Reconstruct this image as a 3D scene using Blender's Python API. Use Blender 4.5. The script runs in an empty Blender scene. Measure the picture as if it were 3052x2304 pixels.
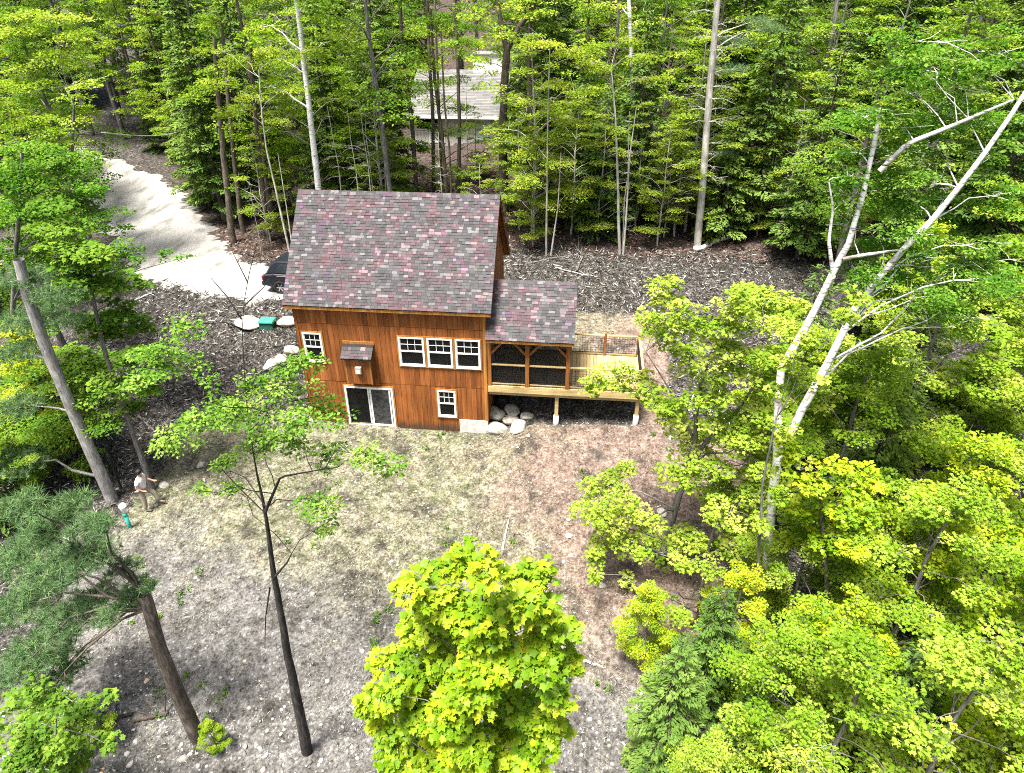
import bpy, bmesh, math, random
import numpy as np
from mathutils import Vector, Matrix

# ------------------------------------------------------------------ camera, sky, sun, exposure
scene = bpy.context.scene
COL = scene.collection
CAM = np.array([10.635, -22.157, 15.901])
FOCAL, PW, PH = 2020.7, 3052.0, 2304.0
def cam_axes(yaw, pitch, roll):
    y, p, r = np.radians([yaw, pitch, roll])
    f = np.array([np.sin(y)*np.cos(p), np.cos(y)*np.cos(p), np.sin(p)])
    rt = np.array([np.cos(y), -np.sin(y), 0.0]); up = np.cross(rt, f)
    return rt*np.cos(r)+up*np.sin(r), -rt*np.sin(r)+up*np.cos(r), f
RT, UP, FW = cam_axes(-6.225, -31.48, -0.275)
cd = bpy.data.cameras.new('camera'); co = bpy.data.objects.new('camera', cd); COL.objects.link(co)
M = Matrix.Identity(4)
for i in range(3):
    M[i][0], M[i][1], M[i][2], M[i][3] = RT[i], UP[i], -FW[i], CAM[i]
co.matrix_world = M
cd.sensor_fit = 'HORIZONTAL'; cd.sensor_width = 36.0; cd.lens = 36.0*FOCAL/PW
cd.clip_start = 0.1; cd.clip_end = 3000
scene.camera = co

SUN_AZ = math.radians(214)      # where the sun stands, clockwise from +y (north): behind the camera, to the left
SUN_EL = math.radians(72)
world = bpy.data.worlds.new('World'); scene.world = world; world.use_nodes = True
wn = world.node_tree.nodes; wl = world.node_tree.links
sky = wn.new('ShaderNodeTexSky'); sky.sky_type = 'NISHITA'; sky.sun_disc = False
sky.sun_elevation = SUN_EL; sky.sun_rotation = SUN_AZ
sky.dust_density = 6.0; sky.air_density = 1.0; sky.ozone_density = 1.0     # thin bright cloud: a whitish sky
bg = wn['Background']; bg.inputs['Strength'].default_value = 0.066
wl.new(sky.outputs['Color'], bg.inputs['Color'])
sd = bpy.data.lights.new('sun', 'SUN'); so = bpy.data.objects.new('sun', sd); COL.objects.link(so)
sd.energy = 3.7; sd.angle = math.radians(16); sd.color = (1.0, 0.955, 0.88)
sdir = Vector((math.sin(SUN_AZ)*math.cos(SUN_EL), math.cos(SUN_AZ)*math.cos(SUN_EL), math.sin(SUN_EL)))
so.rotation_euler = (-sdir).to_track_quat('-Z', 'Y').to_euler(); so.location = (0, -40, 60)
vs = scene.view_settings
vs.view_transform = 'Standard'; vs.look = 'None'; vs.exposure = 1.9; vs.gamma = 1.0
scene.render.engine = 'CYCLES'
cy = scene.cycles
cy.max_bounces = 3; cy.diffuse_bounces = 2; cy.glossy_bounces = 1; cy.transmission_bounces = 2; cy.transparent_max_bounces = 8
cy.caustics_reflective = False; cy.caustics_refractive = False
cy.use_denoising = False; cy.filter_width = 1.0
cy.use_adaptive_sampling = True; cy.adaptive_threshold = 0.012; cy.adaptive_min_samples = 24

# ------------------------------------------------------------------ helpers
rng = np.random.default_rng(7)
random.seed(7)
K = 2212.0/3052.0
def at(u, v, y):
    """point of the place seen at (u, v) of the survey picture, on the vertical plane at depth y"""
    d = FW + RT*((u/K-PW/2)/FOCAL) - UP*((v/K-PH/2)/FOCAL)
    return CAM + d*((y-CAM[1])/d[1])
def pix(P):
    d = np.asarray(P, float)-CAM
    w = d@FW
    return (PW/2+FOCAL*(d@RT)/w)*K, (PH/2-FOCAL*(d@UP)/w)*K
def sstep(a, b, x):
    t = np.clip((np.asarray(x, float)-a)/(b-a), 0, 1); return t*t*(3-2*t)
def tag(o, label=None, cat=None, group=None, kind=None):
    if label: o['label'] = label
    if cat: o['category'] = cat
    if group: o['group'] = group
    if kind: o['kind'] = kind
    return o
def empty(name, loc=(0, 0, 0), rz=0.0):
    e = bpy.data.objects.new(name, None); COL.objects.link(e)
    e.empty_display_size = 0.3
    e.location = tuple(float(c) for c in loc); e.rotation_euler = (0, 0, rz); return e
def link(name, mesh, parent=None, mat=None, loc=None):
    o = bpy.data.objects.new(name, mesh); COL.objects.link(o)
    if mat is not None and not mesh.materials: mesh.materials.append(mat)
    if parent is not None: o.parent = parent
    if loc is not None: o.location = tuple(float(c) for c in loc)
    return o
class MB:
    """collects boxes, tubes and loose shapes, then links them as one mesh"""
    def __init__(self): self.v = []; self.f = []
    def add(self, v, f):
        n = len(self.v); self.v += [tuple(map(float, p)) for p in v]; self.f += [tuple(i+n for i in q) for q in f]; return self
    def box(self, x0, x1, y0, y1, z0, z1):
        return self.add([(x0,y0,z0),(x1,y0,z0),(x1,y1,z0),(x0,y1,z0),(x0,y0,z1),(x1,y0,z1),(x1,y1,z1),(x0,y1,z1)],
                        [(0,3,2,1),(4,5,6,7),(0,1,5,4),(1,2,6,5),(2,3,7,6),(3,0,4,7)])
    def beam(self, a, b, w, h, up=(0, 0, 1)):
        a = Vector(a); b = Vector(b); d = (b-a).normalized(); u = Vector(up)
        s = d.cross(u)
        if s.length < 1e-4: s = d.cross(Vector((0, 1, 0)))
        s.normalize(); t = s.cross(d).normalized()
        v = [p+s*(i*w/2)+t*(j*h/2) for p in (a, b) for i, j in ((-1,-1),(1,-1),(1,1),(-1,1))]
        return self.add(v, [(0,1,2,3)[::-1],(4,5,6,7),(0,1,5,4),(1,2,6,5),(2,3,7,6),(3,0,4,7)])
    def tube(self, pts, rad, n=6, cap=True):
        P = np.asarray(pts, float); m = len(P)
        T = np.gradient(P, axis=0); T /= np.linalg.norm(T, axis=1)[:, None]+1e-9
        ref = np.array([1.0, 0, 0]) if abs(T[0][0]) < 0.8 else np.array([0, 1.0, 0])
        A = np.cross(T, ref); A /= np.linalg.norm(A, axis=1)[:, None]+1e-9
        B = np.cross(T, A)
        an = np.arange(n)*2*math.pi/n
        R = np.broadcast_to(np.asarray(rad, float), (m,))
        V = P[:, None, :]+R[:, None, None]*(np.cos(an)[None, :, None]*A[:, None, :]+np.sin(an)[None, :, None]*B[:, None, :])
        b0 = len(self.v); self.v += [tuple(p) for p in V.reshape(-1, 3).tolist()]
        for i in range(m-1):
            for j in range(n):
                j2 = (j+1) % n
                self.f.append((b0+i*n+j, b0+i*n+j2, b0+(i+1)*n+j2, b0+(i+1)*n+j))
        if cap:
            self.f.append(tuple(b0+j for j in range(n))[::-1]); self.f.append(tuple(b0+(m-1)*n+j for j in range(n)))
        return self
    def mesh(self, name, mat=None, smooth=False):
        me = bpy.data.meshes.new(name); me.from_pydata(self.v, [], self.f); me.update()
        if mat is not None: me.materials.append(mat)
        if smooth: me.polygons.foreach_set('use_smooth', [True]*len(me.polygons))
        return me
    def build(self, name, mat, parent=None, smooth=False):
        return link(name, self.mesh(name, mat, smooth), parent)
def bevel(o, w, seg=1):
    m = o.modifiers.new('bevel', 'BEVEL'); m.width = w; m.segments = seg; m.limit_method = 'ANGLE'; return o

# ------------------------------------------------------------------ materials
def newmat(name):
    m = bpy.data.materials.new(name); m.use_nodes = True
    nt = m.node_tree; b = nt.nodes['Principled BSDF']; return m, nt, b
def nd(nt, t, **kw):
    n = nt.nodes.new(t)
    for k_, v in kw.items(): setattr(n, k_, v)
    return n
def ramp(nt, stops, fac, interp='LINEAR'):
    r = nd(nt, 'ShaderNodeValToRGB'); r.color_ramp.interpolation = interp
    e = r.color_ramp.elements
    while len(e) < len(stops): e.new(0.5)
    for i, (p, c) in enumerate(stops):
        e[i].position = p; e[i].color = (c[0], c[1], c[2], 1) if not np.isscalar(c) else (c, c, c, 1)
    nt.links.new(fac, r.inputs['Fac']); return r.outputs['Color']
def noise(nt, vec, scale, detail=3.0, rough=0.55, dist=0.0):
    n = nd(nt, 'ShaderNodeTexNoise'); n.inputs['Scale'].default_value = scale
    n.inputs['Detail'].default_value = detail; n.inputs['Roughness'].default_value = rough; n.inputs['Distortion'].default_value = dist
    if vec is not None: nt.links.new(vec, n.inputs['Vector'])
    return n.outputs['Fac']
def mixc(nt, fac, a, b, mode='MIX'):
    m = nd(nt, 'ShaderNodeMix', data_type='RGBA', blend_type=mode)
    for s, val in ((m.inputs[0], fac), (m.inputs[6], a), (m.inputs[7], b)):
        if hasattr(val, 'is_linked') or hasattr(val, 'node'): nt.links.new(val, s)
        elif np.isscalar(val): s.default_value = val
        else: s.default_value = (val[0], val[1], val[2], 1)
    return m.outputs[2]
def math_(nt, op, a, b=None):
    m = nd(nt, 'ShaderNodeMath', operation=op)
    for s, val in ((m.inputs[0], a), (m.inputs[1], b)):
        if val is None: continue
        if np.isscalar(val): s.default_value = val
        else: nt.links.new(val, s)
    return m.outputs[0]
def pos(nt, scale=(1, 1, 1), obj=False, loc=(0, 0, 0)):
    g = nd(nt, 'ShaderNodeTexCoord').outputs['Object'] if obj else nd(nt, 'ShaderNodeNewGeometry').outputs['Position']
    mp = nd(nt, 'ShaderNodeMapping'); mp.inputs['Scale'].default_value = scale; mp.inputs['Location'].default_value = loc
    nt.links.new(g, mp.inputs['Vector']); return mp.outputs['Vector']
def bump(nt, b, h, strength=0.4, dist=0.02):
    n = nd(nt, 'ShaderNodeBump'); n.inputs['Strength'].default_value = strength; n.inputs['Distance'].default_value = dist
    nt.links.new(h, n.inputs['Height']); nt.links.new(n.outputs['Normal'], b.inputs['Normal'])
def setb(b, rough=0.8, spec=0.3, metal=0.0):
    b.inputs['Roughness'].default_value = rough; b.inputs['Specular IOR Level'].default_value = spec; b.inputs['Metallic'].default_value = metal
def rnd2(nt):
    """one random number for each loose piece, whether it is an object or an island of a joined mesh"""
    o = nd(nt, 'ShaderNodeObjectInfo').outputs['Random']; g = nd(nt, 'ShaderNodeNewGeometry').outputs['Random Per Island']
    return math_(nt, 'FRACT', math_(nt, 'ADD', o, g))
def simple(name, c, rough=0.7, var=0.15, scale=3.0, spec=0.3, metal=0.0):
    m, nt, b = newmat(name); setb(b, rough, spec, metal)
    f = noise(nt, pos(nt), scale, 4)
    lo = [max(0, x*(1-var*1.6)) for x in c]; hi = [min(1, x*(1+var*1.6)) for x in c]
    nt.links.new(ramp(nt, [(0.3, lo), (0.7, hi)], f), b.inputs['Base Color']); return m
def wood(name, c1, c2, c3, axis='z', rough=0.7, pervar=0.35, splash=False):
    m, nt, b = newmat(name); setb(b, rough, 0.25)
    sc = {'z': (14, 14, 0.9), 'x': (0.9, 14, 14), 'y': (14, 0.9, 14)}[axis]
    g = noise(nt, pos(nt, sc), 0.9, 4, 0.55, 0.5)
    big = noise(nt, pos(nt, (0.9, 0.9, 0.5)), 1.0, 3)
    col = ramp(nt, [(0.22, c1), (0.5, c2), (0.80, c3)], g)
    r = rnd2(nt)
    v = math_(nt, 'ADD', math_(nt, 'MULTIPLY', r, pervar*2), 1-pervar)
    v2 = math_(nt, 'MULTIPLY', v, ramp(nt, [(0.3, 0.72), (0.7, 1.18)], big))
    col = mixc(nt, 1.0, col, v2, 'MULTIPLY')
    if splash:
        zz = nd(nt, 'ShaderNodeSeparateXYZ'); nt.links.new(pos(nt), zz.inputs[0])
        d = math_(nt, 'ADD', zz.outputs['Z'], math_(nt, 'MULTIPLY', math_(nt, 'SUBTRACT', noise(nt, pos(nt, (2.5, 2.5, 1.2)), 1.5, 4, 0.6), 0.5), 0.7))
        col = mixc(nt, ramp(nt, [(0.12, 0.8), (0.42, 0.0)], d), col, (0.045, 0.038, 0.026))
    nt.links.new(col, b.inputs['Base Color']); bump(nt, b, g, 0.25, 0.01); return m
MAT = {}
MAT['siding'] = wood('stained_siding', (0.125, 0.038, 0.010), (0.245, 0.080, 0.019), (0.35, 0.135, 0.036), pervar=0.30, splash=True)
MAT['trim'] = wood('cedar_trim', (0.22, 0.085, 0.018), (0.36, 0.16, 0.036), (0.48, 0.255, 0.07), pervar=0.12)
MAT['timber'] = wood('timber_frame', (0.14, 0.045, 0.012), (0.26, 0.095, 0.023), (0.38, 0.165, 0.045), pervar=0.15)
MAT['deck'] = wood('deck_wood', (0.24, 0.165, 0.075), (0.38, 0.28, 0.135), (0.50, 0.40, 0.22), axis='y', pervar=0.22)
MAT['pale_wood'] = wood('pale_lumber', (0.30, 0.21, 0.09), (0.43, 0.325, 0.15), (0.55, 0.45, 0.25), axis='x', pervar=0.12)
MAT['white'] = simple('white_vinyl', (0.78, 0.78, 0.76), 0.45, 0.04)
MAT['concrete'] = simple('concrete', (0.52, 0.51, 0.48), 0.9, 0.14, 6)
MAT['dark_metal'] = simple('black_wire', (0.012, 0.012, 0.013), 0.5, 0.1)
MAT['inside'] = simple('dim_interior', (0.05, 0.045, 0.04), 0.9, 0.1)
MAT['floor_in'] = simple('interior_floor', (0.35, 0.32, 0.27), 0.7, 0.15)
MAT['grey_metal'] = simple('galvanised_vent', (0.42, 0.42, 0.40), 0.4, 0.12, 8, 0.5, 0.3)
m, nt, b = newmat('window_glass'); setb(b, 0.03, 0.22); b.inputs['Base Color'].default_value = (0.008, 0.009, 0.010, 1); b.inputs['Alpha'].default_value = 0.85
MAT['glass'] = m
m, nt, b = newmat('insect_screen'); setb(b, 0.6, 0.3)
nt.links.new(ramp(nt, [(0.38, (0.016, 0.017, 0.018)), (0.62, (0.075, 0.078, 0.078))], noise(nt, pos(nt, (9, 9, 12)), 1.0, 4, 0.7)), b.inputs['Base Color'])
MAT['screen'] = m
m, nt, b = newmat('porch_screen'); setb(b, 0.7, 0.1); b.inputs['Base Color'].default_value = (0.022, 0.022, 0.023, 1); b.inputs['Alpha'].default_value = 0.38
MAT['porch_screen'] = m
# asphalt shingles: grey tabs, some pinkish brown, some slate blue
m, nt, b = newmat('asphalt_shingle'); setb(b, 0.92, 0.2)
r = rnd2(nt)
col = ramp(nt, [(0.0, (0.048, 0.047, 0.049)), (0.28, (0.060, 0.059, 0.061)), (0.62, (0.070, 0.069, 0.071)), (0.84, (0.084, 0.083, 0.085)), (0.97, (0.15, 0.147, 0.148))], r)
patch = noise(nt, pos(nt), 1.5, 2, 0.5)
r3 = math_(nt, 'FRACT', math_(nt, 'MULTIPLY', r, 17.31))
pa = math_(nt, 'ADD', math_(nt, 'MULTIPLY', patch, 1.5), math_(nt, 'MULTIPLY', r3, 0.55))
pinkf = math_(nt, 'GREATER_THAN', pa, 1.13)
bl = noise(nt, pos(nt, loc=(9, 4, 2)), 1.9, 2, 0.5)
bluef = math_(nt, 'GREATER_THAN', math_(nt, 'ADD', math_(nt, 'MULTIPLY', bl, 1.5), math_(nt, 'MULTIPLY', r3, 0.4)), 1.25)
col = mixc(nt, pinkf, col, mixc(nt, 1.0, col, (1.42, 0.95, 1.02), 'MULTIPLY'))
col = mixc(nt, bluef, col, mixc(nt, 1.0, col, (0.94, 0.96, 1.22), 'MULTIPLY'))
fine = noise(nt, pos(nt), 60, 3, 0.7)
col = mixc(nt, 1.0, col, ramp(nt, [(0.3, 0.65), (0.7, 1.35)], fine), 'MULTIPLY')
nt.links.new(col, b.inputs['Base Color']); bump(nt, b, fine, 0.4, 0.01)
MAT['shingle'] = m
MAT['felt'] = simple('roof_underlay', (0.022, 0.021, 0.021), 0.95, 0.2)
def leafmat(name, stops, trans=0.42, rough=0.5, tint=0.25, gloss=False):
    """leaf: diffuse and a little gloss on top, light let through; colour varies leaf by leaf, spray by spray and tree by tree"""
    m, nt, b = newmat(name); setb(b, rough, 0.25)
    a = nd(nt, 'ShaderNodeAttribute', attribute_name='rnd').outputs['Fac']
    o = nd(nt, 'ShaderNodeObjectInfo').outputs['Random']
    f = math_(nt, 'ADD', math_(nt, 'MULTIPLY', a, 1.0-tint), math_(nt, 'MULTIPLY', o, tint))
    col = ramp(nt, [(p_, (min(c_[0]*1.38, 0.62), min(c_[1]*1.30, 0.66), c_[2]*1.1)) for p_, c_ in stops], f)
    nt.links.new(col, b.inputs['Base Color'])
    t = nd(nt, 'ShaderNodeBsdfTranslucent')
    nt.links.new(mixc(nt, 1.0, col, (1.15, 1.1, 0.5), 'MULTIPLY'), t.inputs['Color'])
    mx = nd(nt, 'ShaderNodeMixShader'); mx.inputs[0].default_value = trans
    if gloss: top = b
    else:
        top = nd(nt, 'ShaderNodeBsdfDiffuse'); nt.links.new(col, top.inputs['Color']); nt.nodes.remove(b)
    nt.links.new(top.outputs[0], mx.inputs[1]); nt.links.new(t.outputs[0], mx.inputs[2])
    nt.links.new(mx.outputs[0], nt.nodes['Material Output'].inputs['Surface']); return m
LEAF = {
 'maple_bright': leafmat('maple_leaf_bright', [(0, (0.050, 0.135, 0.004)), (0.3, (0.130, 0.245, 0.008)), (0.6, (0.28, 0.37, 0.015)), (1, (0.44, 0.45, 0.030))], gloss=True),
 'maple_yellow': leafmat('maple_leaf_yellow_green', [(0, (0.070, 0.150, 0.010)), (0.35, (0.125, 0.235, 0.020)), (0.7, (0.25, 0.345, 0.055)), (1, (0.43, 0.47, 0.15))]),
 'maple_green': leafmat('maple_leaf_green', [(0, (0.032, 0.092, 0.014)), (0.4, (0.085, 0.180, 0.026)), (0.75, (0.175, 0.28, 0.045)), (1, (0.33, 0.40, 0.09))]),
 'birch': leafmat('birch_leaf', [(0, (0.030, 0.095, 0.012)), (0.4, (0.075, 0.190, 0.024)), (0.75, (0.19, 0.30, 0.065)), (1, (0.38, 0.44, 0.16))]),
 'understory': leafmat('understory_leaf', [(0, (0.055, 0.120, 0.010)), (0.4, (0.130, 0.215, 0.026)), (0.75, (0.26, 0.33, 0.055)), (1, (0.42, 0.45, 0.12))], 0.5),
 'hemlock': leafmat('hemlock_needle', [(0, (0.030, 0.068, 0.018)), (0.45, (0.075, 0.145, 0.034)), (0.8, (0.15, 0.235, 0.055)), (1, (0.29, 0.35, 0.09))], 0.25, 0.6, 0.35),
 'pine': leafmat('pine_needle', [(0, (0.030, 0.075, 0.032)), (0.5, (0.085, 0.160, 0.078)), (0.85, (0.15, 0.245, 0.115)), (1, (0.26, 0.36, 0.18))], 0.2, 0.45, 0.15),
}
def barkmat(name, c1, c2, c3, scale=(9, 9, 1.6), bumps=0.5):
    m, nt, b = newmat(name); setb(b, 0.9, 0.2)
    n = noise(nt, pos(nt, scale), 2.2, 5, 0.65, 0.4)
    big = noise(nt, pos(nt), 1.7, 3)
    col = ramp(nt, [(0.3, c1), (0.5, c2), (0.7, c3)], n)
    col = mixc(nt, 1.0, col, ramp(nt, [(0.3, 0.6), (0.7, 1.3)], big), 'MULTIPLY')
    nt.links.new(col, b.inputs['Base Color']); bump(nt, b, n, bumps, 0.02); return m
BARK = {
 'grey': barkmat('grey_bark', (0.06, 0.055, 0.05), (0.15, 0.14, 0.13), (0.27, 0.26, 0.24)),
 'light': barkmat('light_grey_bark', (0.13, 0.125, 0.12), (0.27, 0.26, 0.245), (0.44, 0.43, 0.41)),
 'dark': barkmat('dark_bark', (0.012, 0.011, 0.010), (0.034, 0.031, 0.028), (0.075, 0.070, 0.065)),
 'brown': barkmat('brown_bark', (0.045, 0.036, 0.028), (0.105, 0.085, 0.068), (0.20, 0.17, 0.14)),
 'pale': barkmat('pale_smooth_bark', (0.24, 0.23, 0.20), (0.40, 0.385, 0.345), (0.54, 0.52, 0.47), bumps=0.2),
}
# paper birch: white with dark cross bands and patches
m, nt, b = newmat('birch_bark'); setb(b, 0.75, 0.25)
n1 = noise(nt, pos(nt, (2.2, 2.2, 16)), 1.6, 4, 0.65); n2 = noise(nt, pos(nt, (1.2, 1.2, 1.0)), 1.5, 3, 0.6)
col = ramp(nt, [(0.30, (0.03, 0.028, 0.026)), (0.40, (0.30, 0.28, 0.25)), (0.47, (0.76, 0.75, 0.72)), (0.8, (0.84, 0.83, 0.81))], n1)
col = mixc(nt, 1.0, col, ramp(nt, [(0.30, (0.30, 0.28, 0.26)), (0.44, (1, 1, 1))], n2), 'MULTIPLY')
nt.links.new(col, b.inputs['Base Color']); bump(nt, b, n1, 0.3, 0.01)
BARK['birch'] = m

# ------------------------------------------------------------------ the lie of the land
HW, HD = 7.231, 5.754            # house width and depth
def land(x, y):
    x = np.asarray(x, float); y = np.asarray(y, float)
    z = 0.075*np.minimum(y, 0)
    z = np.where(y < -18, 0.075*-18+0.02*(y+18), z)
    z = z + 0.62*sstep(7.0, 9.6, x)*sstep(-5.5, -0.3, y)*(1-sstep(0.5, 5, y)*0)
    up = np.where(x > 3.5, sstep(0.3, 5.0, y), sstep(-1.2, 6.2, y))
    rise = 2.2-0.62*sstep(7.0, 9.6, x)
    z = z + up*rise
    z = z + sstep(6.0, 12.0, y)*1.1*sstep(-2, 6, x)
    z = z + np.maximum(y-12, 0)*0.085 + np.maximum(y-45, 0)*0.16
    z = z + 0.05*np.maximum(x-18, 0)*sstep(-20, 5, y) + 0.05*np.maximum(-x-14, 0)*sstep(-5, 10, y)*0.6
    b_ = 0.05*np.sin(x*1.1+0.7*y)+0.04*np.sin(y*1.7-0.5*x+1)+0.03*np.sin(2.9*x+1.3*y)+0.10*np.sin(0.31*x+0.23*y+2)
    flat = 1-sstep(0.0, 1.6, np.maximum(np.maximum(-0.6-x, x-HW-0.2), np.maximum(-0.5-y, y-HD-0.3)))
    z = z + b_*(1-flat)
    inside = (x > 0.05) & (x < HW-0.05) & (y > 0.05) & (y < HD-0.05)
    return np.where(inside, -0.25, z)
def L(x, y): return float(land(x, y))
def ground_at(u, v):
    """where the sight line through (u, v) meets the ground"""
    d = FW + RT*((u/K-PW/2)/FOCAL) - UP*((v/K-PH/2)/FOCAL)
    t = 6.0
    while t < 200:
        p = CAM+d*t
        if p[2] < L(p[0], p[1]): break
        t += 0.05
    return CAM+d*t
def axis(lo, hi, step, far, grow=1.35):
    a = list(np.arange(lo, hi+1e-6, step)); s = step; x = lo
    left = []
    while x > -far: s *= grow; x -= s; left.append(x)
    s = step; x = a[-1]; right = []
    while x < far: s *= grow; x += s; right.append(x)
    return np.array(left[::-1]+a+right)
gx, gy = axis(-32, 42, 0.22, 480), axis(-20, 44, 0.22, 480)
X, Yg = np.meshgrid(gx, gy); Zg = land(X, Yg)
# roughness of clods and debris
Zg = Zg + np.where((X > -0.3) & (X < HW+0.3) & (Yg > -0.5) & (Yg < HD+0.3), 0, 1)*rng.normal(0, 0.022, X.shape)
nx, ny = len(gx), len(gy)
V = np.stack([X, Yg, Zg], -1).reshape(-1, 3)
idx = (np.arange(ny-1)[:, None]*nx+np.arange(nx-1)[None, :]).reshape(-1)
F = np.stack([idx, idx+1, idx+1+nx, idx+nx], 1)
def arrmesh(name, V, F, mat=None, rnd=None, smooth=False):
    me = bpy.data.meshes.new(name); n, k_ = F.shape
    me.vertices.add(len(V)); me.vertices.foreach_set('co', np.ascontiguousarray(V, np.float32).ravel())
    me.loops.add(n*k_); me.loops.foreach_set('vertex_index', np.ascontiguousarray(F, np.int32).ravel())
    me.polygons.add(n); me.polygons.foreach_set('loop_start', np.arange(0, n*k_, k_, dtype=np.int32))
    if smooth: me.polygons.foreach_set('use_smooth', np.ones(n, bool))
    me.update(calc_edges=True)
    if rnd is not None:
        at_ = me.attributes.new('rnd', 'FLOAT', 'FACE'); at_.data.foreach_set('value', np.ascontiguousarray(rnd, np.float32))
    if mat is not None: me.materials.append(mat)
    return me
# where the ground is what: chips (mulch), yard (straw and soil), litter (forest floor); the weights live on the vertices
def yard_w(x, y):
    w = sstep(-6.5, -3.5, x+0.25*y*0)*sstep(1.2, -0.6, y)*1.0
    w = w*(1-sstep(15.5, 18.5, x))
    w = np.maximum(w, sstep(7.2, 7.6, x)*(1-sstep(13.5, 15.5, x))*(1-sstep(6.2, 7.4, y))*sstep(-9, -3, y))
    w = w*(1-((x > HW+0.05) & (x < 13.15) & (y > 0.15) & (y < 3.2)))      # shade under the deck, put into the ground colour as dark soil
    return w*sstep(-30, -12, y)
m, nt, b = newmat('ground'); setb(b, 0.95, 0.15)
p3 = pos(nt)
yw = nd(nt, 'ShaderNodeAttribute', attribute_name='yard').outputs['Fac']
fw_ = nd(nt, 'ShaderNodeAttribute', attribute_name='forest').outputs['Fac']
f1 = noise(nt, pos(nt, (1, 0.8, 1)), 13.0, 4, 0.75, 0.25); f2 = noise(nt, pos(nt, loc=(5, 3, 1)), 4.0, 4, 0.7, 0.3)
fine = math_(nt, 'ADD', math_(nt, 'MULTIPLY', f1, 0.62), math_(nt, 'MULTIPLY', f2, 0.38)); mid = noise(nt, p3, 2.2, 5, 0.65); big = noise(nt, p3, 0.45, 4, 0.6)
chips = ramp(nt, [(0.38, (0.006, 0.006, 0.005)), (0.47, (0.028, 0.026, 0.023)), (0.55, (0.080, 0.074, 0.067)), (0.63, (0.24, 0.225, 0.21)), (0.70, (0.48, 0.46, 0.43))], fine)
straw = ramp(nt, [(0.37, (0.022, 0.020, 0.014)), (0.45, (0.12, 0.11, 0.078)), (0.55, (0.24, 0.222, 0.162)), (0.64, (0.46, 0.43, 0.345))], fine)
soil = ramp(nt, [(0.37, (0.045, 0.032, 0.025)), (0.47, (0.150, 0.108, 0.086)), (0.58, (0.260, 0.200, 0.165)), (0.65, (0.44, 0.38, 0.33))], fine)
green = ramp(nt, [(0.37, (0.018, 0.024, 0.010)), (0.47, (0.070, 0.084, 0.036)), (0.58, (0.165, 0.180, 0.090)), (0.65, (0.34, 0.35, 0.22))], fine)
grey = ramp(nt, [(0.37, (0.020, 0.019, 0.018)), (0.47, (0.10, 0.096, 0.09)), (0.58, (0.19, 0.183, 0.172)), (0.65, (0.42, 0.41, 0.39))], fine)
sx = nd(nt, 'ShaderNodeSeparateXYZ'); nt.links.new(p3, sx.inputs[0])
def zone(expr, lo, hi, amt=2.2):
    """a region of the yard with a ragged edge"""
    q = math_(nt, 'ADD', expr, math_(nt, 'ADD', math_(nt, 'MULTIPLY', math_(nt, 'SUBTRACT', big, 0.5), amt*3), math_(nt, 'MULTIPLY', math_(nt, 'SUBTRACT', mid, 0.5), amt*2.2)))
    mr = nd(nt, 'ShaderNodeMapRange', clamp=True); nt.links.new(q, mr.inputs[0]); mr.inputs[1].default_value = lo; mr.inputs[2].default_value = hi; return mr.outputs[0]
yard = mixc(nt, ramp(nt, [(0.40, 0.0), (0.60, 0.75)], mid), straw, green)
redx = math_(nt, 'ADD', sx.outputs['X'], math_(nt, 'MULTIPLY', math_(nt, 'ABSOLUTE', math_(nt, 'ADD', sx.outputs['Y'], 2.5)), -0.45))
yard = mixc(nt, zone(redx, 6.2, 9.5), yard, soil)
yard = mixc(nt, zone(math_(nt, 'ADD', math_(nt, 'MULTIPLY', sx.outputs['Y'], -1.0), math_(nt, 'MULTIPLY', sx.outputs['X'], -0.25)), 5.6, 8.4), yard, grey)
mud = ramp(nt, [(0.33, (0.010, 0.009, 0.008)), (0.5, (0.040, 0.036, 0.031)), (0.7, (0.13, 0.12, 0.105))], fine)
yard = mixc(nt, ramp(nt, [(0.52, 0.0), (0.64, 0.85)], noise(nt, pos(nt, loc=(3.1, 7.7, 0)), 0.8, 6, 0.72)), yard, mud)
litter = ramp(nt, [(0.34, (0.008, 0.006, 0.005)), (0.46, (0.036, 0.027, 0.023)), (0.58, (0.105, 0.078, 0.068)), (0.74, (0.30, 0.25, 0.23))], fine)
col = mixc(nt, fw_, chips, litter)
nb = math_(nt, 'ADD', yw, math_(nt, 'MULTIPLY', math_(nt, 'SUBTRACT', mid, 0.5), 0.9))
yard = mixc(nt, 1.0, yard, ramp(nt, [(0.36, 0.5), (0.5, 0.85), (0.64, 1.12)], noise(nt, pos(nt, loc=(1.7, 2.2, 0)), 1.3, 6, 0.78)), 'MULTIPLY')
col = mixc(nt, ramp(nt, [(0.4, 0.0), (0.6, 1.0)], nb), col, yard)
nt.links.new(col, b.inputs['Base Color']); bump(nt, b, fine, 0.6, 0.05)
MAT['ground'] = m
me = arrmesh('ground', V, F, m, smooth=True)
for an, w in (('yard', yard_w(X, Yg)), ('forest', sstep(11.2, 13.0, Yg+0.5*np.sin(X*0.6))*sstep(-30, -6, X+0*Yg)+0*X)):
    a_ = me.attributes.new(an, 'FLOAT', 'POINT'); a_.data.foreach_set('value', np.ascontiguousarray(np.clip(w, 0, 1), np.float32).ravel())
tag(link('ground', me), kind='structure')

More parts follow.
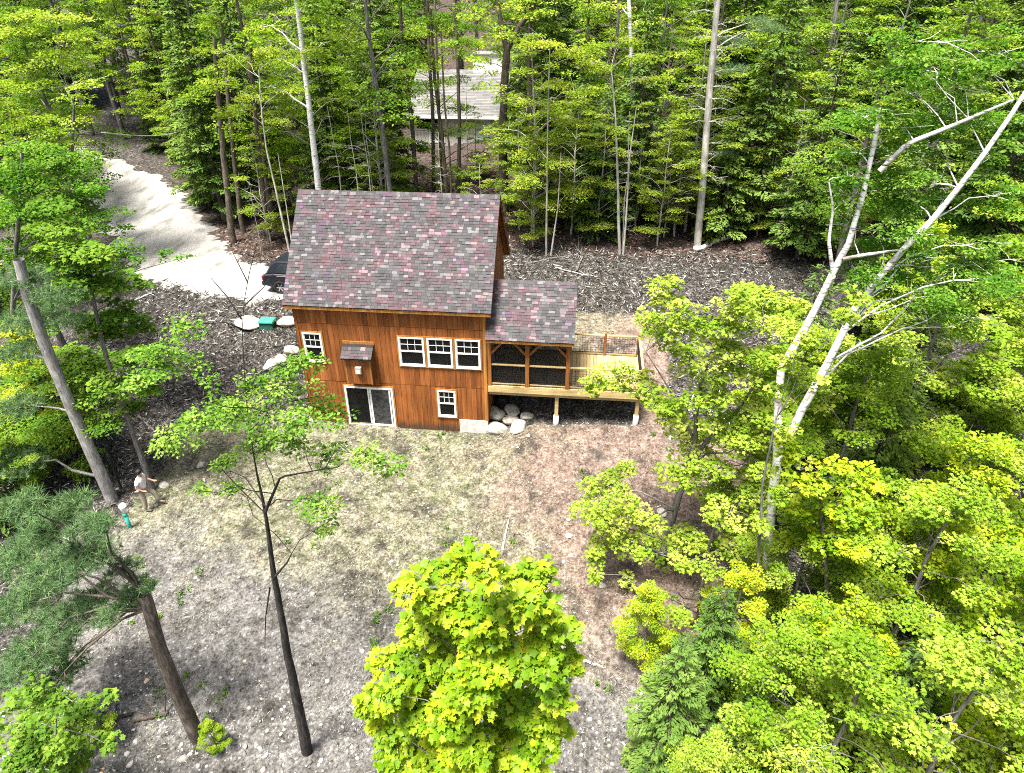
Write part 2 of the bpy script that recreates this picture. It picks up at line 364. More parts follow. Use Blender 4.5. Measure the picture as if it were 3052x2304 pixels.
# gravel driveway, a separate sheet lying on the ground
m, nt, b = newmat('driveway_gravel'); setb(b, 0.95, 0.15)
f = noise(nt, pos(nt), 24, 6, 0.8); g = noise(nt, pos(nt, (0.7, 0.25, 1)), 1.4, 4, 0.6)
col = ramp(nt, [(0.30, (0.12, 0.115, 0.105)), (0.5, (0.33, 0.32, 0.30)), (0.7, (0.50, 0.49, 0.47))], f)
col = mixc(nt, 1.0, col, ramp(nt, [(0.34, 0.5), (0.5, 0.95), (0.66, 1.15)], g), 'MULTIPLY')
nt.links.new(col, b.inputs['Base Color']); bump(nt, b, f, 0.5, 0.03)
MAT['gravel'] = m
cl = np.array([(3.0, 8.7), (0, 8.7), (-4, 8.8), (-8, 9.3), (-11, 11.0), (-14, 14.4), (-17, 18.0), (-20.5, 21.5), (-26, 25.5), (-34, 30), (-45, 34)])
hwid = np.array([2.0, 2.5, 2.6, 2.5, 2.7, 3.0, 3.0, 2.7, 2.3, 2.2, 2.2])
ts = np.linspace(0, len(cl)-1, 150); cx_ = np.interp(ts, np.arange(len(cl)), cl[:, 0]); cy_ = np.interp(ts, np.arange(len(cl)), cl[:, 1]); hw_ = np.interp(ts, np.arange(len(cl)), hwid)
tx, ty = np.gradient(cx_), np.gradient(cy_); tl = np.hypot(tx, ty); px_, py_ = -ty/tl, tx/tl
nn = 22; sv = np.linspace(-1, 1, nn)
eL = hw_*(1+0.10*np.sin(ts*9)+0.08*np.sin(ts*23+1)); eR = hw_*(1+0.10*np.sin(ts*11+2)+0.08*np.sin(ts*29))
off = np.where(sv[None, :] < 0, sv[None, :]*eL[:, None], sv[None, :]*eR[:, None])
DX = cx_[:, None]+px_[:, None]*off; DY = cy_[:, None]+py_[:, None]*off
DZ = land(DX, DY)+0.14*(1-np.abs(sv[None, :])**4)-0.05
Vd = np.stack([DX, DY, DZ], -1).reshape(-1, 3); q = (np.arange(149)[:, None]*nn+np.arange(nn-1)[None, :]).reshape(-1)
tag(link('driveway', arrmesh('driveway', Vd, np.stack([q, q+nn, q+nn+1, q+1], 1), MAT['gravel'], smooth=True)), kind='structure')
def on_drive(x, y, pad=0.0):
    d = np.hypot(cx_-x, cy_-y); i = int(np.argmin(d)); return d[i] < hw_[i]+pad
# ------------------------------------------------------------------ the house
house = empty('house', (0, 0, 0))
tag(house, 'brown wooden house with grey shingle roof, covered porch and open deck', 'house')
def subtract(rects, hole):
    hx0, hx1, hz0, hz1 = hole; out = []
    for (a, b_, c, d) in rects:
        if hx0 >= b_ or hx1 <= a or hz0 >= d or hz1 <= c: out.append((a, b_, c, d)); continue
        if a < hx0: out.append((a, hx0, c, d))
        if hx1 < b_: out.append((hx1, b_, c, d))
        m0, m1 = max(a, hx0), min(b_, hx1)
        if c < hz0: out.append((m0, m1, c, hz0))
        if hz1 < d: out.append((m0, m1, hz1, d))
    return out
ZE, ZR, OV, OX = 5.46, 8.802, 0.27, 0.256
WALLTOP = 5.5
SL = (1.47, 3.53, 0.06, 1.97)                       # sliding door
WINS = [(3.853, 4.95, 2.92, 4.27), (4.95, 6.03, 2.92, 4.27), (6.03, 7.09, 2.92, 4.27), (0.125, 0.977, 2.90, 4.27), (5.211, 6.052, 0.64, 1.99)]
inner = lambda w: (w[0]+0.07, w[1]-0.07, w[2]+0.07, w[3]-0.07)
holes = [inner(w) for w in WINS]+[(SL[0]+0.07, SL[1]-0.07, 0.06, SL[3]-0.07)]
T1, T2 = 2.10, 4.62                                 # height of the two horizontal siding joints
wall = MB()
rects = [(0.0, HW, -0.3, WALLTOP)]
for h in holes: rects = subtract(rects, h)
for (a, b_, c, d) in rects: wall.box(a, b_, 0.02, 0.14, c, d)
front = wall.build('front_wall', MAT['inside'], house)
bw = 0.203; n = int(round(HW/bw)); bw = HW/n
tiers = [(-0.02, T1-0.012, -0.022), (T1+0.006, T2-0.012, -0.028), (T2+0.006, WALLTOP-0.10, -0.034)]
FND = (6.10, HW-0.0, -0.3, 0.62)                    # bare concrete corner
k_ = 0
for (z0, z1, yo) in tiers:
    for i in range(n):
        rs = [(i*bw+0.004, (i+1)*bw-0.004, z0, z1)]
        for h in holes: rs = subtract(rs, h)
        if z0 < 0.5: rs = subtract(rs, FND)
        for (a, b_, c, d) in rs:
            if b_-a < 0.012 or d-c < 0.02: continue
            j = 0.003*math.sin(k_*12.9); k_ += 1
            MB().box(a, b_, yo+j, 0.018, c, d).build('board', MAT['siding'], front)
bl = MB().box(0, HW, -0.004, 0.019, T1-0.02, T1+0.012).box(0, HW, -0.008, 0.019, T2-0.02, T2+0.012)
bl.build('joint_flashing', MAT['felt'], front)
MB().box(FND[0], HW+0.02, -0.05, 0.019, -0.3, 0.60).build('foundation', MAT['concrete'], house)
# darker splash board along the foot of the wall
# side and back walls with gables
def gable(x0, x1, y0, y1, zb, ze, zr):
    ym = (y0+y1)/2; g_ = MB()
    v = [(x0,y0,zb),(x0,y1,zb),(x0,y1,ze),(x0,ym,zr),(x0,y0,ze)]; v2 = [(x1,)+p[1:] for p in v]
    g_.add(v+v2, [(4,3,2,1,0),(5,6,7,8,9),(0,1,6,5),(1,2,7,6),(2,3,8,7),(3,4,9,8),(4,0,5,9)]); return g_
rise = (ZR-ZE)/(HD/2+OV)
wz = ZE+OV*rise-0.16; wr = ZR-0.16
rwall = gable(HW-0.12, HW-0.002, 0.141, HD, -0.3, wz, wr).build('right_wall', MAT['inside'], house)
gable(0.002, 0.12, 0.141, HD, -0.3, wz, wr).build('left_wall', MAT['siding'], house)
MB().box(0.121, HW-0.121, HD-0.12, HD, -0.3, wz).build('back_wall', MAT['siding'], house)
nb_ = int(HD/0.2)
for i in range(nb_):
    y0, y1 = i*HD/nb_+0.004, (i+1)*HD/nb_-0.004; y0 = max(y0, 0.02)
    tz = lambda y: wz+(wr-wz)*(1-abs(y-HD/2)/(HD/2))-0.02
    v = [(HW,y0,-0.2),(HW,y1,-0.2),(HW,y1,tz(y1)),(HW,y0,tz(y0))]; e_ = HW+0.022+0.003*math.sin(i*7.1)
    MB().add(v+[(e_,)+p[1:] for p in v], [(3,2,1,0),(4,5,6,7),(0,1,5,4),(1,2,6,5),(2,3,7,6),(3,0,4,7)]).build('board', MAT['siding'], rwall)
MB().box(HW-0.08, HW+0.035, -0.05, -0.036, -0.05+0.66, WALLTOP-0.1).box(HW+0.022, HW+0.042, -0.05, 0.09, 0.6, WALLTOP-0.1).build('corner_board', MAT['trim'], house)
MB().box(-0.035, 0.07, -0.05, -0.036, 0.0, WALLTOP-0.1).box(-0.042, -0.022, -0.05, 0.09, 0.0, WALLTOP-0.1).build('corner_board', MAT['siding'], house)
# inside: basement floor, upper floor, ceiling
MB().box(0.125, HW-0.125, 0.145, HD-0.125, -0.12, 0.03).build('basement_floor', MAT['floor_in'], house)
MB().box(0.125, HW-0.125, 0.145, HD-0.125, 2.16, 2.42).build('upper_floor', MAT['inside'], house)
# windows
def make_window(x0, x1, z0, z1, mull_left=False, name='window'):
    w = empty(name, ((x0+x1)/2, 0, z0)); w.parent = house
    ox, oz = (x0+x1)/2, z0
    def P(nm, mat, *boxes):
        mb = MB()
        for bx in boxes: mb.box(bx[0]-ox, bx[1]-ox, bx[2], bx[3], bx[4]-oz, bx[5]-oz)
        return mb.build(nm, mat, w)
    tw = 0.055
    a, b_, c, d = x0+tw, x1-tw, z0+tw, z1-tw
    P('casing', MAT['trim'], (x0, x1, -0.058, -0.02, d, z1), (x0, x1, -0.058, -0.02, z0, c), (x0, a, -0.057, -0.02, c, d), (b_, x1, -0.057, -0.02, c, d))
    fr = 0.055
    P('frame', MAT['white'], (a, b_, -0.075, 0.10, d-fr, d), (a, b_, -0.085, 0.10, c, c+fr*1.2), (a, a+fr, -0.074, 0.10, c+fr*1.2, d-fr), (b_-fr, b_, -0.074, 0.10, c+fr*1.2, d-fr))
    ia, ib, ic, id_ = a+fr, b_-fr, c+fr*1.2, d-fr; zm = (ic+id_)/2+0.02
    s = 0.026
    P('meeting_rail', MAT['white'], (ia, ib, -0.062, 0.05, zm-0.028, zm+0.028))
    P('sash', MAT['white'], (ia, ia+s, -0.05, 0.05, ic, zm-0.028), (ib-s, ib, -0.05, 0.05, ic, zm-0.028), (ia+s, ib-s, -0.05, 0.05, ic, ic+s), (ia, ia+s, -0.052, 0.05, zm+0.028, id_), (ib-s, ib, -0.052, 0.05, zm+0.028, id_))
    gx0, gx1, gz0, gz1 = ia+s, ib-s, zm+0.028, id_
    mt = 0.009; bars = []
    for i in (1, 2): xx = gx0+(gx1-gx0)*i/3; bars.append((xx-mt, xx+mt, -0.045, 0.0, gz0, gz1))
    zz = (gz0+gz1)/2; xs_ = [gx0+(gx1-gx0)*i/3 for i in range(4)]
    for i in range(3): bars.append((xs_[i]+(mt if i else 0), xs_[i+1]-(mt if i < 2 else 0), -0.044, 0.0, zz-mt, zz+mt))
    P('muntin_bars', MAT['white'], *bars)
    for i in range(3):
        for (q0, q1) in ((gz0, zz-mt), (zz+mt, gz1)):
            P('pane', MAT['glass'], (xs_[i]+mt, xs_[i+1]-mt, -0.03, -0.024, q0, q1))
    P('pane', MAT['glass'], (ia+s, ib-s, -0.02, -0.014, ic+s, zm-0.028))
    return w
for w in WINS: make_window(*w)
# sliding glass door: left leaf open to the dark room, right leaf with a screen
dr = empty('sliding_door', ((SL[0]+SL[1])/2, 0, 0)); dr.parent = house; ox = (SL[0]+SL[1])/2
def DP(nm, mat, *boxes):
    mb = MB()
    for bx in boxes: mb.box(bx[0]-ox, bx[1]-ox, *bx[2:])
    return mb.build(nm, mat, dr)
a, b_, c, d = SL
DP('casing', MAT['trim'], (a, b_, -0.06, -0.02, d-0.05, d), (a, a+0.05, -0.059, -0.02, 0.0, d-0.05), (b_-0.05, b_, -0.059, -0.02, 0.0, d-0.05))
a += 0.05; b_ -= 0.05; d -= 0.05
DP('frame', MAT['white'], (a, b_, -0.085, 0.12, d-0.07, d), (a, b_, -0.10, 0.12, 0.03, 0.13), (a, a+0.075, -0.084, 0.12, 0.13, d-0.07), (b_-0.075, b_, -0.084, 0.12, 0.13, d-0.07))
DP('sill_plate', MAT['siding'], (a-0.03, b_+0.03, -0.09, -0.02, -0.08, 0.029))
xm = (a+b_)/2; d2 = d-0.07
DP('sash', MAT['white'], (xm-0.075, xm-0.01, -0.02, 0.05, 0.13, d2))
DP('sash', MAT['white'], (xm+0.022, xm+0.095, -0.06, -0.024, 0.13, d2), (b_-0.175, b_-0.115, -0.06, -0.024, 0.13, d2), (xm+0.095, b_-0.175, -0.059, -0.024, 0.13, 0.17), (xm+0.095, b_-0.175, -0.059, -0.024, d2-0.04, d2))
DP('screen', MAT['screen'], (xm+0.095, b_-0.175, -0.045, -0.040, 0.17, d2-0.04))
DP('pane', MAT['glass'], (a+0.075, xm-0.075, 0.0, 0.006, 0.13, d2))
# bump-out chase above the door
bo = empty('chimney_chase', (2.35, 0, 2.2)); bo.parent = house
x0, x1, yb, z0, z1 = 1.84, 2.86, -0.42, 2.27, 3.50
nbx = 5
MB().box(x0+.02-2.35, x1-.02-2.35, yb+0.02, -0.036, z0-2.2, z1+.1-2.2).build('box', MAT['siding'], bo)
for i in range(nbx):
    w_ = (x1-x0-0.1)/nbx
    MB().box(x0+0.05+i*w_+0.004-2.35, x0+0.05+(i+1)*w_-0.004-2.35, yb-0.004+0.003*math.sin(i*5), yb+0.018, z0+0.01-2.2, z1-2.2).build('board', MAT['siding'], bo)
MB().box(x0-2.35, x0+0.05-2.35, yb-0.012, yb+0.03, z0-2.2, z1-2.2).build('corner_trim', MAT['trim'], bo)
MB().box(x1-0.06-2.35, x1-2.35, yb-0.012, yb+0.03, z0-2.2, z1-2.2).build('corner_trim', MAT['trim'], bo)
rr = MB(); A = (x0-0.09-2.35, yb-0.14, z1-0.06-2.2); Bq = (x1+0.09-2.35, -0.035, z1+0.36-2.2)
rr.add([(A[0],A[1],A[2]),(Bq[0],A[1],A[2]),(Bq[0],Bq[1],Bq[2]),(A[0],Bq[1],Bq[2]),(A[0],A[1],A[2]-.05),(Bq[0],A[1],A[2]-.05),(Bq[0],Bq[1],Bq[2]-.05),(A[0],Bq[1],Bq[2]-.05)],
       [(0,1,2,3),(7,6,5,4),(0,4,5,1),(1,5,6,2),(2,6,7,3),(3,7,4,0)])
rb_ = rr.build('small_roof', MAT['felt'], bo)
MB().box(x0-0.1-2.35, x1+0.1-2.35, -0.075, -0.037, z1+0.33-2.2, z1+0.44-2.2).build('head_trim', MAT['trim'], bo)
vb = MB().box(2.26-2.35, 2.50-2.35, yb-0.16, yb-0.006, 2.78-2.2, 3.08-2.2).build('vent_cap', MAT['grey_metal'], bo); bevel(vb, 0.02, 2)
MB().box(2.29-2.35, 2.47-2.35, yb-0.172, yb-0.161, 2.82-2.2, 2.95-2.2).build('vent_grille', MAT['concrete'], bo)

# shingles: overlapping tabs laid in courses on a slope
def tab_mesh(w, l, t):
    mb = MB(); mb.add([(0,0,0.004),(w,0,0.004),(w,l,-0.004),(0,l,-0.004),(0,0,0.004+t),(w,0,0.004+t),(w,l,0.0),(0,l,0.0)],
                      [(0,3,2,1),(4,5,6,7),(0,1,5,4),(1,2,6,5),(2,3,7,6),(3,0,4,7)]); return mb
TABW = [0.11, 0.14, 0.17, 0.20, 0.24]
EXPO = 0.114
TABS = {(w, q): tab_mesh(w-0.006, EXPO*1.35, 0.010+0.006*q).mesh('shingle', MAT['shingle']) for w in TABW for q in (0, 1)}
def lay(parent, origin, ux, uy, width, length, single, seed, base_name='shingle'):
    """courses from the eave up; the lowest tabs are objects of their own, the rest one part"""
    rg = random.Random(seed)
    ux = Vector(ux).normalized(); uy = Vector(uy).normalized(); un = ux.cross(uy).normalized()
    R = Matrix((ux, uy, un)).transposed().to_4x4()
    rest = MB(); cnt = 0; rows = int(length/EXPO)
    for r_ in range(rows):
        x = 0.0
        while x < width-0.01:
            w = rg.choice(TABW); q = 1 if rg.random() < 0.4 else 0
            if width-x-w < 0.06: w = width-x
            p = Vector(origin)+ux*x+uy*(r_*EXPO+(rg.random()-0.5)*0.010)+un*(0.006+0.004*q+0.0008*rg.random())
            if cnt < single:
                o = link(base_name, TABS[(w, q)] if (w, q) in TABS else tab_mesh(w-0.006, EXPO*1.35, 0.010+0.006*q).mesh('shingle', MAT['shingle']), parent); o.matrix_local = Matrix.Translation(p) @ R; cnt += 1
            else:
                T = Matrix.Translation(p) @ R
                mb = tab_mesh(w-0.006, EXPO*1.35, 0.010+0.006*q); rest.add([tuple(T @ Vector(v)) for v in mb.v], mb.f)
            x += w
    if rest.v: tag(rest.build('shingle_courses', MAT['shingle'], parent), kind='stuff')
lay(rb_, (A[0], A[1], A[2]+0.004), (1, 0, 0), (0, Bq[1]-A[1], Bq[2]-A[2]), Bq[0]-A[0], 0.52, 0, 3)
def gable_roof(name, parent, x0, x1, y0, y1, ze, zr, th, singles, seed):
    ym = (y0+y1)/2; mb = MB()
    v = []
    for x in (x0, x1):
        v += [(x,y0,ze),(x,ym,zr),(x,y1,ze),(x,y1,ze-th),(x,ym,zr-th*1.2),(x,y0,ze-th)]
    mb.add(v, [(0,1,4,5),(1,2,3,4),(11,10,7,6),(10,9,8,7),(0,6,7,1),(1,7,8,2),(5,4,10,11),(4,3,9,10),(0,5,11,6),(2,8,9,3)])
    rf = mb.build(name, MAT['felt'], parent)
    ln = math.hypot(ym-y0, zr-ze)
    lay(rf, (x0-0.02, y0-0.03, ze-0.02), (1, 0, 0), (0, ym-y0, zr-ze), x1-x0+0.04, ln+0.02, singles, seed)
    lay(rf, (x1+0.02, y1+0.03, ze-0.02), (-1, 0, 0), (0, ym-y1, zr-ze), x1-x0+0.04, ln+0.02, 0, seed+1)
    cap = MB(); rg = random.Random(seed+5); x = x0-0.02
    while x < x1:
        w = min(0.16, x1+0.02-x)
        for s in (-1, 1):
            h = 0.03+0.006*rg.random()
            cap.add([(x,ym,zr+h),(x+w-0.006,ym,zr+h-0.008),(x+w-0.006,ym+s*0.12,zr-0.12*(zr-ze)/(ym-y0)+h-0.008),(x,ym+s*0.12,zr-0.12*(zr-ze)/(ym-y0)+h)], [(0,1,2,3) if s < 0 else (3,2,1,0)])
        x += w
    tag(cap.build('ridge_cap', MAT['shingle'], rf), kind='stuff')
    return rf
roof = gable_roof('roof', house, -OX, HW+OX, -OV, HD+OV, ZE, ZR, 0.05, 190, 11)
# fascia, rake boards, soffit
MB().box(-OX, HW+OX, -OV-0.012, -OV+0.012, ZE-0.165, ZE-0.052).build('fascia', MAT['trim'], house)
MB().box(-OX, HW+OX, -OV+0.013, -0.04, ZE-0.16, ZE-0.145).build('soffit', MAT['timber'], house)
MB().box(-OX, HW+OX, HD+OV-0.012, HD+OV+0.012, ZE-0.165, ZE-0.052).build('fascia', MAT['trim'], house)
for xr in (HW+OX-0.02, -OX-0.01):
    ym = HD/2
    for (ya, yb2) in ((-OV, ym), (HD+OV, ym)):
        mb = MB(); mb.add([(xr,ya,ZE-0.052),(xr,ya,ZE-0.20),(xr,yb2,ZR-0.21),(xr,yb2,ZR-0.062),(xr+.03,ya,ZE-0.052),(xr+.03,ya,ZE-0.20),(xr+.03,yb2,ZR-0.21),(xr+.03,yb2,ZR-0.062)],
               [(0,1,2,3),(7,6,5,4),(0,4,5,1),(1,5,6,2),(2,6,7,3),(3,7,4,0)]); mb.build('rake_board', MAT['timber'], house)
for (ya, yb2) in ((HD+OV-0.02, HD/2+0.02), (-OV+0.02, HD/2-0.02)):
    za, zb = ZE-0.09, ZR-0.10
    MB().add([(HW+0.03,ya,za),(HW+OX-0.021,ya,za),(HW+OX-0.021,yb2,zb),(HW+0.03,yb2,zb)], [(0,1,2,3)]).build('rake_soffit', MAT['timber'], house)

# deck and porch
DZ_, DX1, DY1 = 2.25, 13.20, 2.94
deck = empty('deck', (HW, 0, DZ_)); deck.parent = house
def DB(nm, mat, *boxes, par=None):
    mb = MB()
    for bx in boxes: mb.box(bx[0]-HW, bx[1]-HW, bx[2], bx[3], bx[4]-DZ_, bx[5]-DZ_)
    return mb.build(nm, mat, par or deck)
x = HW+0.045; i = 0
while x < DX1-0.05:
    w_ = min(0.138, DX1-x)
    DB('board', MAT['deck'], (x, x+w_-0.006, -0.02+0.004*math.sin(i*3.3), DY1+0.02+0.006*math.sin(i*5.7), DZ_-0.032, DZ_+0.0015*math.sin(i*9))); x += 0.14; i += 1
DB('rim_joist', MAT['pale_wood'], (HW+0.045, DX1, -0.03, 0.012, DZ_-0.27, DZ_-0.034))
DB('rim_joist', MAT['pale_wood'], (HW+0.045, DX1, DY1-0.03, DY1+0.012, DZ_-0.27, DZ_-0.034))
DB('rim_joist', MAT['pale_wood'], (DX1-0.04, DX1, 0.013, DY1-0.031, DZ_-0.27, DZ_-0.034))
for i in range(1, 14): DB('joist', MAT['pale_wood'], (HW+0.05+i*0.42, HW+0.09+i*0.42, 0.014, DY1-0.032, DZ_-0.24, DZ_-0.036))
DB('beam', MAT['pale_wood'], (HW+0.05, DX1-0.05, 0.10, 0.24, DZ_-0.46, DZ_-0.271))
DB('beam', MAT['pale_wood'], (HW+0.05, DX1-0.05, DY1-0.3, DY1-0.16, DZ_-0.46, DZ_-0.271))
for xp in (9.954, 13.06):
    for yp in (0.17, DY1-0.23):
        g_ = L(xp, yp)
        DB('support_post', MAT['pale_wood'], (xp-0.07, xp+0.07, yp-0.07, yp+0.07, max(g_, 0)+0.42 if yp < 1 else g_+0.05, DZ_-0.461))
        if yp < 1:
            MB().tube([(xp-HW, yp, g_-0.3-DZ_), (xp-HW, yp, g_+0.45-DZ_)], [0.115, 0.105], 16).build('concrete_footing', MAT['concrete'], deck, True)
# railings: posts, rails and black wire grids
rail = empty('railing', (HW, 0, DZ_)); rail.parent = house
def wire(pa, pb, z0, z1):
    """black wire grid in a thin frame between two posts"""
    pa = Vector(pa); pb = Vector(pb); mb = MB(); Ln = (pb-pa).length; d_ = (pb-pa)/Ln
    o_ = Vector((HW, 0, DZ_))
    def bar(p, q, t): mb.beam(p-o_, q-o_, t, t, (0, 0, 1) if abs((q-p).normalized().z) < 0.9 else (d_.y, -d_.x, 0))
    up_ = Vector((0, 0, 1))
    for zz in (z0, z1): bar(pa+up_*zz, pb+up_*zz, 0.022)
    for e_ in (pa, pb): bar(e_+up_*(z0+0.011), e_+up_*(z1-0.011), 0.021)
    nx_ = max(2, int(Ln/0.105)); nz_ = max(2, int((z1-z0)/0.105))
    for i in range(1, nx_): p = pa+d_*(Ln*i/nx_); bar(p+up_*(z0+.011), p+up_*(z1-.011), 0.009)
    for i in range(1, nz_): zz = z0+(z1-z0)*i/nz_; bar(pa+d_*.011+up_*zz, pb-d_*.011+up_*zz, 0.0085)
    return mb.build('wire_grid', MAT['dark_metal'], rail)
def RB(nm, mat, *boxes): return DB(nm, mat, *boxes, par=rail)
PX = [HW+0.12, 8.80, 10.33]; YF, YB = 0.06, DY1-0.07
RAILZ = 0.92
xr_ = DX1-0.06
def rail_run(pa, pb):
    pa = Vector(pa); pb = Vector(pb); o_ = Vector((HW, 0, DZ_))
    MB().beam(pa+Vector((0,0,DZ_+RAILZ))-o_, pb+Vector((0,0,DZ_+RAILZ))-o_, 0.09, 0.04).build('top_rail', MAT['pale_wood'], rail)
    MB().beam(pa+Vector((0,0,DZ_+0.09))-o_, pb+Vector((0,0,DZ_+0.09))-o_, 0.05, 0.04).build('bottom_rail', MAT['pale_wood'], rail)
    wire(pa+Vector((0,0,DZ_)), pb+Vector((0,0,DZ_)), 0.125, RAILZ-0.032)
hp = 0.075
for (xa, xb) in ((PX[0]+hp, PX[1]-hp), (PX[1]+hp, PX[2]-hp), (PX[2]+hp, xr_-0.05)):
    rail_run((xa, YF, 0), (xb, YF, 0))
for (xa, xb) in ((PX[0]+hp, PX[2]-hp), (PX[2]+hp, 11.78-0.045), (11.78+0.045, xr_-0.05)):
    rail_run((xa, YB, 0), (xb, YB, 0))
rail_run((xr_, YF+0.05, 0), (xr_, YB-0.05, 0))
for (xp, yp) in ((xr_, YF), (xr_, YB), (11.78, YB)):
    RB('post', MAT['timber'], (xp-0.045, xp+0.045, yp-0.045, yp+0.045, DZ_+0.002, DZ_+RAILZ+0.10))
# timber frame of the porch
PZE, PZR = 4.40, 6.02; PY0, PY1 = -0.27, 3.21; PXR = 10.52
por = empty('porch', (HW, 0, DZ_)); por.parent = house
def PB(nm, mat, *boxes): return DB(nm, mat, *boxes, par=por)
bz0, bz1 = PZE-0.20, PZE-0.03
for xp in PX:
    for yp in (YF, YB): PB('post', MAT['timber'], (xp-hp, xp+hp, yp-hp, yp+hp, DZ_+0.002, bz0-0.001))
for yp in (YF, YB): PB('beam', MAT['timber'], (HW+0.046, PXR-0.06, yp-0.07, yp+0.07, bz0, bz1))
o_ = Vector((HW, 0, DZ_))
def brace(a, b_): MB().beam(Vector(a)-o_, Vector(b_)-o_, 0.085, 0.085, (0, 1, 0)).build('brace', MAT['timber'], por)
for yp in (YF, YB):
    for (xp, ss) in ((PX[0], (1,)), (PX[1], (-1, 1)), (PX[2], (-1,))):
        for s in ss: brace((xp+s*0.07, yp, bz0-0.55), (xp+s*0.55, yp, bz0-0.03))
brace((PX[2], YF+0.07, bz0-0.55), (PX[2], YF+0.55, bz0-0.03)); brace((PX[2], YB-0.07, bz0-0.55), (PX[2], YB-0.55, bz0-0.03))
PB('tie_beam', MAT['timber'], (PX[2]-0.069, PX[2]+0.069, YF+0.071, YB-0.071, bz0+0.002, bz1-0.002))
proof = gable_roof('porch_roof', house, HW+0.045, PXR, PY0, PY1, PZE, PZR, 0.05, 110, 23)
MB().box(HW+0.046, PXR, PY0-0.012, PY0+0.014, PZE-0.15, PZE-0.052).build('fascia', MAT['trim'], house)
MB().box(HW+0.046, PXR, PY1-0.014, PY1+0.012, PZE-0.15, PZE-0.052).build('fascia', MAT['trim'], house)
for (ya, yb2) in ((PY0, 1.47), (PY1, 1.47)):
    xr = PXR-0.035
    mb = MB(); mb.add([(xr,ya,PZE-0.052),(xr,ya,PZE-0.17),(xr,yb2,PZR-0.18),(xr,yb2,PZR-0.062),(xr+.03,ya,PZE-0.052),(xr+.03,ya,PZE-0.17),(xr+.03,yb2,PZR-0.18),(xr+.03,yb2,PZR-0.062)],
           [(0,1,2,3),(7,6,5,4),(0,4,5,1),(1,5,6,2),(2,6,7,3),(3,7,4,0)]); mb.build('rake_board', MAT['timber'], house)
# porch door and window in the side wall, seen dimly
MB().box(HW+0.026, HW+0.06, 1.0, 1.95, DZ_+0.01, DZ_+2.05).build('porch_door', MAT['white'], house)

for (xa, xb) in ((PX[0]+hp+0.002, PX[1]-hp-0.002), (PX[1]+hp+0.002, PX[2]-hp-0.002)):
    for yp in (YF+0.052, YB-0.055): PB('screen', MAT['porch_screen'], (xa, xb, yp, yp+0.003, DZ_+0.03, bz0-0.003))
PB('screen', MAT['porch_screen'], (PX[2]+0.03, PX[2]+0.033, YF+hp+0.002, YB-hp-0.002, DZ_+0.03, bz0-0.003))
# ------------------------------------------------------------------ trees: builders
def T_(v, f): return np.array(v, float), np.array(f, int)
TM = {
 'rhomb': T_([(0,0,0),(.45,-.34,.06),(1,0,-.10),(.45,.34,.06)], [(0,1,2),(0,2,3)]),
 'maple': T_([(0,0,0),(-.06,-.42,-.06),(.20,-.38,.03),(.56,-.50,-.10),(.62,-.24,.0),(1,0,-.16),(.62,.24,.0),(.56,.50,-.10),(.20,.38,.03),(-.06,.42,-.06)],
             [(0,1,2),(0,2,4),(2,3,4),(0,4,6),(4,5,6),(0,6,8),(6,7,8),(0,8,9)]),
 'beech': T_([(0,0,0),(.3,-.2,.03),(.65,-.18,.0),(1,0,-.12),(.65,.18,.0),(.3,.2,.03)], [(0,1,2),(0,2,3),(0,3,4),(0,4,5)]),
 'needle': T_([(0,-.5,0),(0,.5,0),(1,0,0)], [(0,1,2)]),
 'twig': T_([(0,-.10,0),(.5,-.22,.03),(1,0,-.06),(.5,.22,.03),(0,.10,0)], [(0,1,2),(0,2,3),(0,3,4)]),
}
def unit(a): return a/(np.linalg.norm(a, axis=-1, keepdims=True)+1e-9)
class Leaves:
    def __init__(self): self.V = []; self.F = []; self.R = []; self.n = 0
    def add(self, P, N, D, S, rnd, tm, wid=None):
        tv, tf = TM[tm]; N = unit(N); D = unit(D-(D*N).sum(1, keepdims=True)*N); B = np.cross(N, D)
        w = S if wid is None else wid
        V = P[:, None, :]+(tv[None, :, 0]*S[:, None])[..., None]*D[:, None, :]+(tv[None, :, 1]*w[:, None])[..., None]*B[:, None, :]+(tv[None, :, 2]*S[:, None])[..., None]*N[:, None, :]
        k_ = len(tv); n = len(P)
        F = tf[None]+(np.arange(n)*k_)[:, None, None]+self.n
        self.V.append(V.reshape(-1, 3)); self.F.append(F.reshape(-1, 3)); self.R.append(np.repeat(rnd, len(tf))); self.n += n*k_
    def mesh(self, name, mat, org=(0, 0, 0)):
        return arrmesh(name, np.concatenate(self.V)-np.asarray(org), np.concatenate(self.F), mat, np.concatenate(self.R))
def spray(lv, c, r, rg, dens, size, tm, flat=0.45, tilt=0.5, droop=0.25, sprays=7, hold=None, face=None):
    m = max(3, int(sprays*(0.7+0.6*rg.random())))
    for _ in range(m):
        o = rg.normal(size=3); o /= np.linalg.norm(o); o *= rg.random()**0.5*r*0.8; o[2] *= flat*1.5
        rs = r*rg.uniform(0.3, 0.6); n = max(4, int(dens*rs*rs*rg.uniform(0.7, 1.3)))
        a = rg.uniform(0, 2*math.pi, n); q = rs*np.sqrt(rg.random(n))
        P = np.stack([np.cos(a)*q, np.sin(a)*q, -droop*q*q/rs+rg.normal(0, 0.07*rs+0.01, n)], 1)+o+np.asarray(c)
        N = np.stack([rg.normal(0, tilt, n), rg.normal(0, tilt, n), np.ones(n)], 1)
        if face is not None: N = N+np.asarray(face)
        D = np.stack([np.cos(a)+rg.normal(0, .5, n), np.sin(a)+rg.normal(0, .5, n), -0.35+rg.normal(0, .25, n)], 1)
        S = size*rg.uniform(0.65, 1.25, n); rn = np.clip(0.15+0.55*rg.random()+0.45*(rg.random(n)-0.4), 0, 1)
        if hold is not None: hold.append((P, N, D, S, rn))
        else: lv.add(P, N, D, S, rn, tm)
